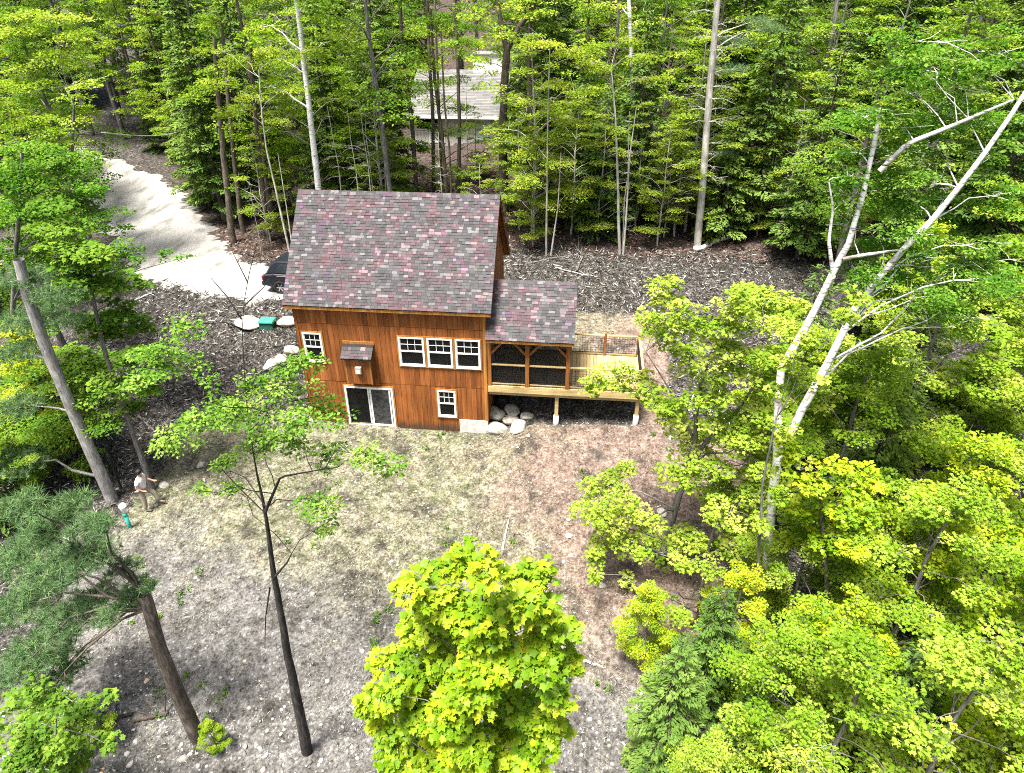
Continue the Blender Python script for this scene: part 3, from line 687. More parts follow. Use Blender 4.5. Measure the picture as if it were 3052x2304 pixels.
def limb(mb, trunk, trad, c, rg, rmin=0.006, n=5, k_=5, twigs=0, r=0.5, thick=0.4):
    """a limb from the trunk to the foliage centre c"""
    c = np.asarray(c, float); h = np.hypot(trunk[:, 0]-c[0], trunk[:, 1]-c[1])
    cost = np.abs(trunk[:, 2]-(c[2]-0.45*h))+0.3*np.linalg.norm(trunk-c, axis=1)
    i = int(np.argmin(cost)); a = trunk[i]; r0 = max(trad[i]*thick, rmin*1.6)
    t = np.linspace(0, 1, k_)[:, None]; ln = np.linalg.norm(c-a)
    P = a+(c-a)*t; P[:, 2] += (0.10*ln*np.sin(math.pi*t[:, 0])); P[1:-1] += rg.normal(0, 0.03*ln, (k_-2, 3))
    r0 = min(r0, 0.012+0.022*ln)
    mb.tube(P, np.linspace(r0, rmin, k_), n, False)
    for _ in range(twigs):
        d = rg.normal(size=3); d[2] = abs(d[2])*0.3; d = d/np.linalg.norm(d)*r*rg.uniform(0.5, 0.95)
        s = P[rg.integers(k_-2, k_)]; mb.tube([s, s+d*0.5+rg.normal(0, .04, 3), s+d], [rmin*1.3, rmin, rmin*0.6], 3, False)
def densify(pts, n):
    pts = np.asarray(pts, float); d = np.r_[0, np.cumsum(np.linalg.norm(np.diff(pts, axis=0), axis=1))]
    s = np.linspace(0, d[-1], n); return np.stack([np.interp(s, d, pts[:, i]) for i in range(3)], 1)
def finish(name, base, wood_mb, bark, lv, lmat, label, cat='tree', group=None, crown='crown'):
    root = empty(name, base); org = np.asarray(base, float)
    wood_mb.v = [(p[0]-org[0], p[1]-org[1], p[2]-org[2]) for p in wood_mb.v]
    wood_mb.build('trunk', bark, root, True)
    if lv is not None and lv.n: link(crown, lv.mesh(crown, lmat, org), root)
    tag(root, label, cat, group); return root
def dup(root, loc, rz=0.0, sc=1.0, label=None, group=None):
    r = root.copy(); COL.objects.link(r); r.location = tuple(float(c) for c in loc); r.rotation_euler = (0, 0, rz)
    r.scale = (sc, sc, sc) if np.isscalar(sc) else sc
    if label: r['label'] = label
    if group: r['group'] = group
    for ch in root.children:
        c = ch.copy(); COL.objects.link(c); c.parent = r
    return r
def broadleaf(seed, H, hb, R, ncl, r0, dens, size, tm, bark, lmat, name, flat=0.45, rc=(0.3, 0.48), layered=False, lean=0.3, tilt=0.5, limbs=1.0):
    rg = np.random.default_rng(seed); mb = MB(); lv = Leaves()
    n = 9; z = np.linspace(-0.3, H*0.96, n); w = np.cumsum(rg.normal(0, 0.10, (n, 2)), 0)*lean*2
    tr = densify(np.stack([w[:, 0], w[:, 1], z], 1), 24); rad = r0*(1-0.9*np.clip((tr[:, 2])/H, 0, 1))**0.8+0.008
    mb.tube(tr, rad, 8, False)
    for i in range(ncl):
        t = (i+rg.random())/ncl; zz = hb+(H-hb)*t
        prof = (0.55+0.45*math.sin(math.pi*min(1, t*1.1)))*(1-0.75*max(0, t-0.6)/0.4)
        a = i*2.4+rg.normal(0, 0.5); rho = R*prof*(0.35+0.6*rg.random()**0.6)
        k_ = np.argmin(np.abs(tr[:, 2]-zz)); c = np.array([tr[k_, 0]+rho*math.cos(a), tr[k_, 1]+rho*math.sin(a), zz])
        r = R*rg.uniform(*rc)*(1-0.35*t)
        if rg.random() < limbs: limb(mb, tr, rad, c, rg, twigs=3 if not layered else 2, r=r)
        spray(lv, c, r, rg, dens, size, tm, 0.12 if layered else flat, tilt*(0.6 if layered else 1), 0.12 if layered else 0.28, 5 if layered else 8)
    return finish(name, (0, 0, 0), mb, bark, lv, lmat, 'tree')
def hemlock(seed, H, hb, R, name, dens=1.0, lmat=None, bark=None, r0=None, size=0.2):
    rg = np.random.default_rng(seed); mb = MB(); lv = Leaves(); r0 = r0 or 0.012*H+0.03
    tr = densify(np.stack([rg.normal(0, .05, 6), rg.normal(0, .05, 6), np.linspace(-0.3, H, 6)], 1), 20); rad = r0*(1-np.clip(tr[:, 2]/H, 0, 1)*0.95)+0.006
    mb.tube(tr, rad, 7, False)
    z = hb; a = rg.random()*6
    while z < H-0.15:
        t = (z-hb)/(H-hb); Ln = R*((1-t)**0.75)*rg.uniform(0.6, 1.1)*(0.75+0.25*min(1, t*6))+0.15
        a += 2.4+rg.normal(0, 0.4); dv = np.array([math.cos(a), math.sin(a), 0]); sv_ = np.array([-dv[1], dv[0], 0])
        s = np.linspace(0, 1, 6); drop = rg.uniform(0.12, 0.38)
        axis_ = dv[None]*(s*Ln)[:, None]; axis_[:, 2] = z+0.12*Ln*s-drop*Ln*s*s*1.2
        mb.tube(axis_, np.linspace(0.012+0.006*Ln, 0.004, 6), 3, False)
        n = max(8, int(95*dens*Ln*(0.5+0.4*Ln))); q = rg.uniform(0.12, 1.0, n)**0.8; side = rg.choice([-1, 1], n)
        wmax = (0.10+0.36*Ln*np.sqrt(np.clip(1-q, 0, 1))*np.clip(q*3, 0, 1)); lat = side*wmax*rg.random(n)**0.7
        P = dv[None]*(q*Ln)[:, None]+sv_[None]*lat[:, None]; P[:, 2] = np.interp(q, s, axis_[:, 2])-0.25*np.abs(lat)+rg.normal(0, 0.03, n)
        N = np.stack([rg.normal(0, .35, n), rg.normal(0, .35, n), np.ones(n)], 1)+dv[None]*0.25
        D = dv[None]*0.8+sv_[None]*(side*rg.uniform(0.3, 1.2, n))[:, None]; D = D+np.array([0, 0, -0.35])
        rn = np.clip(0.08+0.35*rg.random()+0.45*q**2*rg.random(n)+0.18*rg.random(n), 0, 1)
        lv.add(P, N, D, size*rg.uniform(0.6, 1.3, n), rn, 'twig')
        z += rg.uniform(0.07, 0.15)*(1 if H > 6 else 0.7)
    return finish(name, (0, 0, 0), mb, bark or BARK['brown'], lv, lmat or LEAF['hemlock'], 'tree')
def tufts(lv, C, rg, ln=0.13, needles=22, wid=0.007, up=0.4):
    """pine needle tufts at the points C"""
    n = len(C); P = np.repeat(C, needles, 0)+rg.normal(0, 0.012, (n*needles, 3))
    D = rg.normal(size=(n*needles, 3)); D[:, 2] += up; ax = np.repeat(unit(rg.normal(size=(n, 3))+np.array([0, 0, 0.6])), needles, 0); D = unit(D)+ax*0.55
    N = rg.normal(size=(n*needles, 3)); S = ln*rg.uniform(0.7, 1.2, n*needles)
    rn = np.clip(np.repeat(rg.random(n)*0.6, needles)+0.4*rg.random(n*needles), 0, 1)
    lv.add(P, N, D, S, rn, 'needle', np.full(n*needles, wid))
def far_at(P): return np.linalg.norm(np.asarray(P)-CAM)
def blobs(L_, y, rg, dy=0.8):
    out = []
    for (u, v, r) in L_:
        c = at(u, v, y+rg.uniform(-dy, dy)); out.append((c, r/K/FOCAL*far_at(c)*0.95))
    return out

# ------------------------------------------------------------------ trees that stand out
def hero(name, seed, tpx, y, r0, r1, bl, bark, lmat, dens, size, tm, label, dy=0.8, flat=0.5, extra=None, group=None, tilt=0.5, sprays=8, below=0.4, thick=0.4, twigs=4, rs=1.22, boff=0.0):
    rg = np.random.default_rng(seed)
    tr = np.array([at(u, v, y) for (u, v) in tpx]); g = L(tr[0][0], y)
    tr = np.vstack([[tr[0][0], y, min(g, tr[0][2])-below], tr]) if tr[0][2] > g-0.05 else np.vstack([[tr[0][0], y, g-below], tr[tr[:, 2] > g]])
    tr = densify(tr, 28); tr[2:, :2] += np.cumsum(rg.normal(0, 0.018+0.10*r0, (26, 2)), 0)*np.linspace(0.3, 0.6, 26)[:, None]*0.5; rad = np.maximum(np.linspace(r0, r1, 28)*(1+rg.normal(0, 0.04, 28)), 0.006); mb = MB(); lv = Leaves(); mb.tube(tr, rad, 9, False)
    trs, rds = [tr], [rad]
    for (px, a, b_) in (extra or []):
        e_ = densify([at(u, v, y) if np.isscalar(v) else None for (u, v) in px], 14); er = np.linspace(a, b_, 14); mb.tube(e_, er, 7, False); trs.append(e_); rds.append(er)
    TA, RA = np.concatenate(trs), np.concatenate(rds)
    for (c, r) in blobs(bl, y+boff, rg, dy):
        r *= rs; limb(mb, TA, RA, c, rg, twigs=twigs, r=r, thick=thick); spray(lv, c, r, rg, dens, size, tm, flat, tilt, 0.25, sprays)
    return finish(name, (tr[0][0], y, g), mb, bark, lv, lmat, label, group=group)

hero('ash_tree', 21, [(668,1645),(640,1500),(612,1360),(590,1240),(572,1110),(550,1010),(537,930),(528,850),(522,760),(522,690),(535,610),(555,530)], -13, 0.15, -0.045,
     [(400,705,40),(330,765,42),(300,800,36),(385,790,40),(640,780,40),(600,830,46),(545,835,36),(690,855,44),(500,880,52),(430,905,44),(385,950,40),(585,900,52),(665,910,46),(735,895,24),(560,960,36),(640,950,36),(715,975,34),(790,985,38),(845,1010,30),(480,1000,24),(500,1055,20),(690,1085,40),(705,1130,26),(430,1060,16),(620,790,30),(460,830,26)],
     BARK['dark'], LEAF['birch'], 1250, 0.075, 'rhomb', 'slim dark trunked tree with sparse green leaves in front of the house', 0.9, 0.4, rs=1.38, extra=
     [([(572,1108),(606,1030),(690,1015)], 0.035, 0.010), ([(590,1250),(620,1215),(636,1185)], 0.03, 0.008), ([(583,1270),(574,1330),(572,1400)], 0.02, 0.005), ([(522,690),(490,640),(455,600)], 0.016, 0.005), ([(528,660),(570,620),(590,590)], 0.012, 0.004), ([(535,610),(515,570),(500,540)], 0.01, 0.004), ([(524,810),(470,775),(410,745)], 0.02, 0.006), ([(525,860),(430,830),(370,790)], 0.02, 0.006)])

# white pines on the left
def pine(name, seed, tpx, y, r0, r1, bl, bark, label, ntuft=160, ln=0.15, dy=0.8, group=None, wid=0.008, needles=22, bare=0, up=0):
    rg = np.random.default_rng(seed); tr = np.array([at(u, v, y) for (u, v) in tpx]); g = L(tr[0][0], y)
    tr = densify(np.vstack([[tr[0][0], y, min(g, tr[0][2])-0.4], tr]), 26); rad = np.linspace(r0, r1, 26)
    mb = MB(); lv = Leaves(); mb.tube(tr, rad, 10, False)
    for (c, r) in blobs(bl, y, rg, dy):
        limb(mb, tr[up:], rad[up:], c, rg, twigs=6, r=r, thick=0.3)
        n = max(12, int(ntuft*r*r)); o = rg.normal(size=(n, 3)); o = unit(o)*(rg.random((n, 1))**0.45)*r; o[:, 2] *= 0.28
        tufts(lv, c+o, rg, ln, needles, wid)
    for _ in range(bare):
        i = rg.integers(4, 24); a = rg.random()*6.28; ln_ = rg.uniform(0.5, 1.9); d = np.array([math.cos(a), math.sin(a), 0.1]); s = tr[i]
        mb.tube([s, s+d*ln_*0.5+[0, 0, 0.05], s+d*ln_+[0, 0, -0.12*ln_]], [0.02, 0.012, 0.004], 4, False)
        for t in range(5):
            q = s+d*ln_*rg.uniform(0.3, 1); mb.tube([q, q+rg.normal(0, 0.22, 3)+d*0.2], [0.007, 0.003], 3, False)
    return finish(name, (tr[0][0], y, g), mb, bark, lv, LEAF['pine'], label, group=group)
pine('pine_tree', 31, [(245,1085),(180,940),(120,800),(95,740),(60,640),(40,560)], -5, 0.215, 0.15,
     [(70,690,60),(120,640,50),(60,600,50),(40,760,50),(150,690,40),(30,1000,60),(35,880,50)], BARK['light'], 'thick grey pine trunk with needle tufts leaning along the left edge', 260, 0.17, wid=0.013)
pine('pine_tree', 32, [(430,1600),(385,1500),(345,1400),(318,1300),(310,1282)], -12.8, 0.20, 0.13,
     [(195,1135,42),(150,1095,46),(100,1140,60),(195,1195,55),(120,1230,65),(50,1200,60),(60,1300,60),(150,1330,60),(215,1285,46),(90,1400,62),(40,1440,50),(140,1440,45),(262,1225,30),(296,1262,26),(322,1268,20),(285,1290,24),(255,1310,26),(232,1335,26),(50,1090,45),(100,1500,40)],
     BARK['brown'], 'brown pine trunk capped with soft blue green needles, lower left', 330, 0.20, 0.8, wid=0.013, needles=26, up=23)
hero('sapling_tree', 33, [(320,1030),(270,890),(220,740),(190,590)], -4.3, 0.11, 0.05,
     [(220,600,60),(150,560,60),(250,660,36),(200,680,50),(290,770,40),(250,830,34),(170,760,50),(330,830,26),(120,480,60),(300,610,22),(190,560,44)],
     BARK['grey'], LEAF['maple_green'], 520, 0.13, 'maple', 'slim grey tree rising beside the person on the left', 1.2)
hero('sapling_tree', 34, [(268,1070),(240,1000),(200,890),(170,800)], -4.4, 0.05, 0.02,
     [(170,830,50),(120,900,55),(210,900,40),(60,960,60),(150,980,40),(90,820,50),(40,1060,55),(190,1000,30)],
     BARK['dark'], LEAF['maple_green'], 700, 0.12, 'rhomb', 'thin dark crooked sapling between the pine trunk and the person', 1.0)
# big-leaved maple in the centre foreground
rg = np.random.default_rng(41); yM = -16.6
base = np.array([9.35, yM, L(9.35, yM)]); trm = densify([[9.35, yM, base[2]-0.3], [9.3, yM, 3], [9.42, yM, 6], at(1045, 1215, yM)], 24); trr = np.linspace(0.075, 0.012, 24)
mb = MB(); lv = Leaves(); mb.tube(trm, trr, 8, False); hold = []
MAPLE = [(1005,1205,40),(950,1240,44),(1060,1235,40),(1120,1240,40),(1175,1235,26),(890,1270,40),(960,1310,56),(1050,1300,56),(1140,1310,52),(1200,1340,44),(900,1350,48),(980,1390,60),(1080,1390,60),(1170,1400,56),(1220,1420,30),(860,1420,44),(930,1460,56),(1030,1470,60),(1130,1480,58),(1205,1500,40),(830,1500,44),(900,1530,50),(800,1520,26),(990,1550,60),(1090,1560,56),(1180,1570,44),(860,1590,46),(940,1620,50),(1040,1640,56),(1140,1640,46),(820,1560,30),(960,1700,60),(1080,1710,60),(960,1575,54),(1010,1610,54),(900,1655,46),(1000,1500,50),(880,1470,40),(1100,1430,44),(1060,1340,40)]
for (c, r) in blobs(MAPLE, yM, rg, 0.55):
    r *= 1.2
    limb(mb, trm, trr, c, rg, 0.004, 5, 5, 3, r); spray(None, c, r, rg, 1250, 0.096, 'maple', 0.75, 0.5, 0.35, 11, hold=hold, face=(0.0, -0.15, 0))
P = np.concatenate([h[0] for h in hold]); N = unit(np.concatenate([h[1] for h in hold])); D = np.concatenate([h[2] for h in hold]); S = np.concatenate([h[3] for h in hold]); RN = np.concatenate([h[4] for h in hold])
maple = finish('maple_tree', tuple(base), mb, BARK['grey'], None, None, 'bright yellow green young maple with broad leaves, centre foreground')
order = np.argsort(np.linalg.norm(P-CAM, axis=1)-2.0*S); sel = order[:300]; rest = order[300:]
lv.add(P[rest], N[rest], D[rest], S[rest], RN[rest], 'maple')
tag(link('foliage', lv.mesh('foliage', LEAF['maple_bright'], base), maple), kind='stuff')
tv, tf = TM['maple']
lm = [arrmesh('leaf', tv, tf, LEAF['maple_bright'], np.full(len(tf), q)) for q in (0.15, 0.35, 0.55, 0.75, 0.95)]
for i in sel:
    n_ = N[i]; d_ = D[i]-(D[i]@n_)*n_; d_ /= np.linalg.norm(d_); b_ = np.cross(n_, d_); s = S[i]; p = P[i]-base
    o = link('leaf', lm[min(4, int(RN[i]*5))], maple)
    o.matrix_local = Matrix(((d_[0]*s, b_[0]*s, n_[0]*s, p[0]), (d_[1]*s, b_[1]*s, n_[1]*s, p[1]), (d_[2]*s, b_[2]*s, n_[2]*s, p[2]), (0, 0, 0, 1)))
# forked paper birch on the right
hero('birch_tree', 51, [(1655,1310),(1660,1180),(1668,1080),(1680,990),(1682,900),(1690,800),(1750,700),(1800,600),(1840,530),(1880,410),(1905,300),(1915,235)], -7.4, 0.17, 0.04,
     [(1900,240,44),(1960,200,40),(1990,150,44),(1840,330,36),(1930,330,46),(1990,290,44),(2050,250,44),(2080,190,40),(1850,420,40),(1940,420,50),(2010,400,46),(1830,480,36),(1900,500,46),(1970,500,44),(2040,540,50),(2100,560,46),(2150,600,44),(1940,600,46),(2010,640,46),(2080,640,40),(2140,520,36),(2170,420,40),(2140,340,36),(2100,690,36),(1920,150,40),(1860,250,36),(1980,90,44),(2060,130,44),(2120,110,44),(2160,260,40),(1950,270,36),(1870,600,36),(1830,380,26),(2180,560,40),(1975,570,40),(1840,560,26),(2060,430,36)],
     BARK['birch'], LEAF['birch'], 1000, 0.085, 'rhomb', 'large forked white birch leaning over the right side', 0.9, 0.6, rs=1.45, boff=0.85, extra=
     [([(1680,990),(1735,880),(1785,790),(1850,660),(1930,560),(2010,480),(2100,370),(2190,240),(2240,160)], 0.115, 0.04), ([(1900,370),(1960,310),(2060,270),(2190,215)], 0.06, 0.02), ([(1820,560),(1870,550),(1940,540)], 0.05, 0.02), ([(1800,600),(1790,520),(1800,450),(1790,390)], 0.05, 0.015)], twigs=5, thick=0.3)
# maples and hemlocks of the right foreground
hero('maple_tree', 52, [(1420,1250),(1450,1130),(1475,1040),(1500,950),(1505,860),(1530,760)], -6, 0.15, 0.03,
     [(1440,640,40),(1425,700,36),(1480,690,44),(1560,690,50),(1640,670,52),(1610,640,30),(1700,720,56),(1500,765,42),(1590,770,52),(1680,800,56),(1545,860,48),(1450,880,42),(1620,890,52),(1500,940,48),(1580,970,50),(1300,1045,38),(1290,1105,42),(1345,1085,34),(1400,1125,34),(1330,1150,42),(1290,1190,24),(1480,1010,42),(1560,1060,44),(1420,1180,42),(1500,1150,44),(1290,825,26),(1335,805,30),(1385,835,30),(1350,1010,20),(1640,1010,44),(1600,1130,44),(1540,1200,40),(1650,950,44)],
     BARK['grey'], LEAF['maple_yellow'], 620, 0.095, 'maple', 'yellow green maple whose branches reach over the deck corner', 1.5, 0.75, rs=1.4, sprays=11, extra=
     [([(1475,1040),(1520,960),(1600,880),(1660,780)], 0.09, 0.02), ([(1500,950),(1440,830),(1395,760)], 0.05, 0.01), ([(1500,900),(1520,830),(1560,790)], 0.05, 0.012), ([(1460,1100),(1380,1060),(1310,1060)], 0.04, 0.01)])

hero('maple_tree', 53, [(1830,1060),(1835,900),(1840,760)], -1.5, 0.12, 0.04,
     [(1720,680,44),(1780,740,48),(1850,800,50),(1760,830,50),(1830,880,50),(1900,850,46),(1700,880,44),(1780,930,48),(1860,960,46),(1950,900,46),(2000,830,42),(2080,870,46),(2150,820,46),(2100,950,46),(1930,780,30),(2130,700,36),(2020,930,46),(2170,900,46),(1960,980,46),(1680,760,40),(1740,980,40)],
     BARK['grey'], LEAF['maple_yellow'], 620, 0.13, 'maple', 'wide yellow green maple behind the birch stems', 1.6, 0.4)
hero('maple_tree', 54, [(1790,1330),(1780,1180),(1770,1050)], -8.8, 0.08, 0.03,
     [(1720,1000,34),(1790,1030,44),(1745,1090,40),(1830,1090,44),(1720,1170,34),(1880,1040,40),(1790,1150,40),(1850,1170,40),(1700,950,26)],
     BARK['grey'], LEAF['maple_bright'], 800, 0.11, 'maple', 'small bright maple growing against the foot of the birch', 0.8, 0.45)
hero('maple_tree', 55, [(30,1050),(25,800),(30,560),(40,330)], -1.5, 0.12, 0.05,
     [(60,330,56),(140,365,56),(190,395,36),(60,430,60),(150,455,60),(215,470,40),(275,530,26),(60,530,56),(150,545,56),(230,555,46),(260,600,26),(200,625,36),(130,635,36),(350,548,16),(385,557,11),(410,553,8),(20,380,50),(20,480,50),(300,560,14)],
     BARK['grey'], LEAF['birch'], 620, 0.115, 'rhomb', 'full green tree filling the left edge beside the driveway', 1.5, 0.5)
hero('maple_tree', 56, [(60,1180),(70,1000),(80,850)], -3.0, 0.10, 0.04,
     [(40,820,50),(120,830,46),(60,900,50),(150,920,38),(40,990,50),(110,1010,42),(220,780,34),(255,720,36),(300,700,24),(200,850,30),(330,785,20),(30,720,40),(290,880,18),(270,820,20)],
     BARK['brown'], LEAF['maple_green'], 640, 0.125, 'maple', 'green tree with broad leaves around the grey pine trunk', 1.0, 0.45)
hero('maple_tree', 57, [(150,420),(155,330),(160,230)], 9.5, 0.12, 0.05,
     [(60,170,46),(110,120,46),(160,250,46),(100,290,42),(170,200,40),(60,250,40),(130,340,40),(40,60,50),(120,50,46)],
     BARK['grey'], LEAF['maple_yellow'], 300, 0.14, 'rhomb', 'yellow green tree crown left of the driveway bend', 1.8, 0.4)

hero('maple_tree', 58, [(1640,1330),(1640,1200),(1650,1050),(1680,900)], -9.0, 0.06, 0.02,
     [(1690,850,26),(1715,775,28),(1765,825,24),(1845,640,22),(1820,690,26),(1700,925,26),(1740,730,24),(1650,1010,28),(1690,1060,26)],
     BARK['grey'], LEAF['maple_yellow'], 900, 0.085, 'maple', 'slender pale maple whose leaves overlap the birch stems', 0.4, 0.6)
hero('maple_tree', 59, [(1500,1420),(1510,1300),(1530,1180),(1560,1080)], -8.2, 0.07, 0.02,
     [(1560,1110,36),(1620,1070,36),(1600,1180,36),(1650,1130,32),(1540,1230,32),(1480,1220,30),(1400,1290,26),(1350,1250,22),(1450,1330,30),(1310,1320,20),(1290,1240,18),(1330,1400,20),(1262,1380,14),(1380,1200,22),(1420,1390,26),(1600,1280,34),(1560,1330,30)],
     BARK['grey'], LEAF['maple_yellow'], 850, 0.085, 'maple', 'loose light maple between the yard and the white birch', 1.0, 0.6)

hero('leafy_bush', 60, [(120,1690),(120,1600),(115,1530)], -15.2, 0.03, 0.012,
     [(60,1480,30),(110,1510,36),(60,1560,38),(140,1570,36),(190,1540,24),(200,1600,28),(90,1620,38),(40,1640,34),(230,1505,12),(240,1612,16),(150,1640,34),(30,1530,30)],
     BARK['grey'], LEAF['maple_green'], 700, 0.095, 'maple', 'round leaved green bush in the lower left corner', 0.7, 0.6)
# ------------------------------------------------------------------ prototypes and the forest
PR = {}
def proto(key, r): PR[key] = r; r.location = (0, -300, -50); return r
proto('maple_a', broadleaf(61, 15, 4.5, 3.4, 30, 0.19, 190, 0.15, 'rhomb', BARK['grey'], LEAF['maple_green'], 'maple_tree'))
proto('maple_b', broadleaf(62, 13, 3.0, 3.0, 28, 0.16, 200, 0.14, 'rhomb', BARK['brown'], LEAF['maple_yellow'], 'maple_tree'))
proto('maple_c', broadleaf(63, 17, 6.5, 3.2, 26, 0.13, 190, 0.15, 'rhomb', BARK['grey'], LEAF['maple_green'], 'maple_tree'))
proto('beech_a', broadleaf(64, 8.5, 1.6, 2.3, 32, 0.065, 460, 0.12, 'rhomb', BARK['pale'], LEAF['understory'], 'beech_tree', layered=True))
proto('beech_b', broadleaf(65, 7.0, 1.0, 2.0, 27, 0.05, 460, 0.12, 'rhomb', BARK['pale'], LEAF['understory'], 'beech_tree', layered=True))
proto('beech_c', broadleaf(66, 10.5, 2.8, 2.6, 32, 0.08, 420, 0.12, 'rhomb', BARK['pale'], LEAF['maple_yellow'], 'beech_tree', layered=True))
proto('hem_a', hemlock(67, 16, 1.6, 3.0, 'hemlock_tree', 0.62, size=0.24))
proto('hem_b', hemlock(68, 13, 1.0, 2.7, 'hemlock_tree', 0.65, size=0.23))
proto('hem_c', hemlock(69, 8, 0.5, 2.1, 'hemlock_tree', 0.8, size=0.2))
proto('hem_n', hemlock(74, 6.2, 0.3, 1.75, 'hemlock_tree', 2.6, size=0.115))
proto('near_a', broadleaf(70, 8.5, 2.0, 2.7, 28, 0.09, 560, 0.088, 'maple', BARK['grey'], LEAF['maple_yellow'], 'maple_tree', rc=(0.3, 0.45)))
proto('near_b', broadleaf(71, 7.5, 1.5, 2.4, 26, 0.08, 560, 0.088, 'maple', BARK['grey'], LEAF['maple_bright'], 'maple_tree', rc=(0.3, 0.45)))
proto('near_c', broadleaf(72, 6.5, 1.2, 2.2, 24, 0.06, 430, 0.115, 'beech', BARK['pale'], LEAF['maple_yellow'], 'beech_tree', rc=(0.28, 0.42)))
# dead, bare saplings
def bare(seed, H, name):
    rg = np.random.default_rng(seed); mb = MB(); tr = densify(np.stack([np.cumsum(rg.normal(0, .06, 6)), np.cumsum(rg.normal(0, .06, 6)), np.linspace(-.3, H, 6)], 1), 16)
    mb.tube(tr, np.linspace(0.045, 0.01, 16), 6, False)
    for _ in range(34):
        i = rg.integers(3, 15); a = rg.random()*6.28; ln = rg.uniform(0.4, 1.3)*(1-i/22); d = np.array([math.cos(a), math.sin(a), rg.uniform(-0.1, 0.4)]); s = tr[i]
        mid_ = s+d*ln*0.6; mb.tube([s, mid_, s+d*ln+[0, 0, -0.18*ln]], [0.012, 0.007, 0.003], 3, False)
        for t in range(2): mb.tube([mid_, mid_+rg.normal(0, 0.2, 3)+d*0.15], [0.005, 0.002], 3, False)
    return finish(name, (0, 0, 0), mb, BARK['pale'], None, None, 'tree')
proto('bare', bare(73, 7.5, 'dead_sapling'))
LB = {
 'maple_a': ('tall green maple among the crowded trees of the forest', 'forest maples', 'tree'),
 'maple_b': ('yellow green forest tree with full rounded crown in the woods', 'yellow green forest trees', 'tree'),
 'maple_c': ('tall forest tree with long bare trunk and high crown', 'high crowned forest trees', 'tree'),
 'beech_a': ('slender pale stemmed sapling with flat layers of yellow green leaves', 'layered saplings along the forest edge', 'tree'),
 'beech_b': ('slender pale stemmed sapling with flat layers of yellow green leaves', 'layered saplings along the forest edge', 'tree'),
 'beech_c': ('slender tall tree with flat leaf tiers inside the forest', 'tall layered forest trees', 'tree'),
 'hem_a': ('tall dark green hemlock in the forest behind the clearing', 'dark hemlocks of the forest', 'tree'),
 'hem_b': ('tall dark green hemlock in the forest behind the clearing', 'dark hemlocks of the forest', 'tree'),
 'hem_c': ('small dark green hemlock growing low between the forest trunks', 'small hemlocks between the trunks', 'tree'),
 'hem_n': ('small green hemlock with fine drooping sprays on the right', 'fine hemlocks on the right', 'tree'),
 'near_a': ('yellow green maple in the dense right foreground woods', 'foreground maples on the right', 'tree'),
 'near_b': ('fresh green maple in the dense right foreground woods', 'fresh green foreground maples on the right', 'tree'),
 'near_c': ('young beech with long pointed yellow green leaves, lower right', 'young beeches at the lower right', 'tree'),
 'bare': ('bare dead sapling with fine pale twigs behind the house', 'bare saplings behind the house', 'tree'),
}
used = set()
KIND = {'maple_a': 'green maple', 'maple_b': 'yellow green maple', 'maple_c': 'high crowned maple', 'beech_a': 'tiered pale beech', 'beech_b': 'short tiered beech', 'beech_c': 'tall tiered beech', 'hem_a': 'tall dark hemlock', 'hem_b': 'dark hemlock', 'hem_c': 'small hemlock', 'bare': 'bare dead sapling',
        'near_a': 'yellow green maple', 'near_b': 'fresh green maple', 'near_c': 'long leaved young beech', 'hem_n': 'fine sprayed hemlock'}
def zone_label(key, x, y, low):
    u, v = pix((x, y, L(x, y)+3))
    if y < 11:
        zz = 'at the bottom right' if v > 1330 else 'below the birch' if v > 1050 else 'behind the birch'; return f'{KIND[key]} in the right woods {zz}', f'{KIND[key]} right woods {zz}'
    zz = ('in the top left corner' if u < 250 else 'above the driveway' if u < 480 else 'left of the white trunk' if u < 660 else 'behind the left roof half' if u < 870 else 'around the distant house' if u < 1110 else
          'behind the porch side' if u < 1290 else 'around the twin stemmed maple' if u < 1450 else 'around the pale pine trunk' if u < 1620 else 'around the leaning grey trunk' if u < 1850 else 'in the top right corner')
    row = 'as undergrowth' if low else 'at the forest edge' if y < 15 else 'in the forest' if y < 24.8 else 'deep in the forest'
    return f'{KIND[key]} {row} {zz}', f'{KIND[key]} {row} {zz}'
def put(key, x, y, sc=1.0, rz=None, label=None, group=None, dz=0.0, low=False):
    lab, grp, cat = LB[key]
    if label is None: lab, grp = zone_label(key, x, y, low)
    rz = random.uniform(0, 6.28) if rz is None else rz
    loc = (x, y, L(x, y)-0.05+dz)
    if key not in used:
        used.add(key); r = PR[key]; r.location = loc; r.rotation_euler = (0, 0, rz); r.scale = (sc, sc, sc)
    else: r = dup(PR[key], loc, rz, sc)
    tag(r, label or lab, cat, (group if label else grp)); 
    if label and not group and 'group' in r: del r['group']
    return r
NB = (-3.6, 4.1, 33.0, 40.0)     # neighbour's house
def corridor(x, y, R=1.5):
    u, v = pix((x, y, 8)); w = R/np.linalg.norm(np.array([x, y, 8])-CAM)*FOCAL*K
    return y < 41 and 872-w < u < 1092+w
rgF = random.Random(5)
rows = [(13.6, 2.7), (16.2, 3.0), (19.2, 3.3), (22.8, 3.6), (27, 4.0), (32, 4.6), (38, 5.2), (43, 3.8), (48, 4.4)]
nF = 0
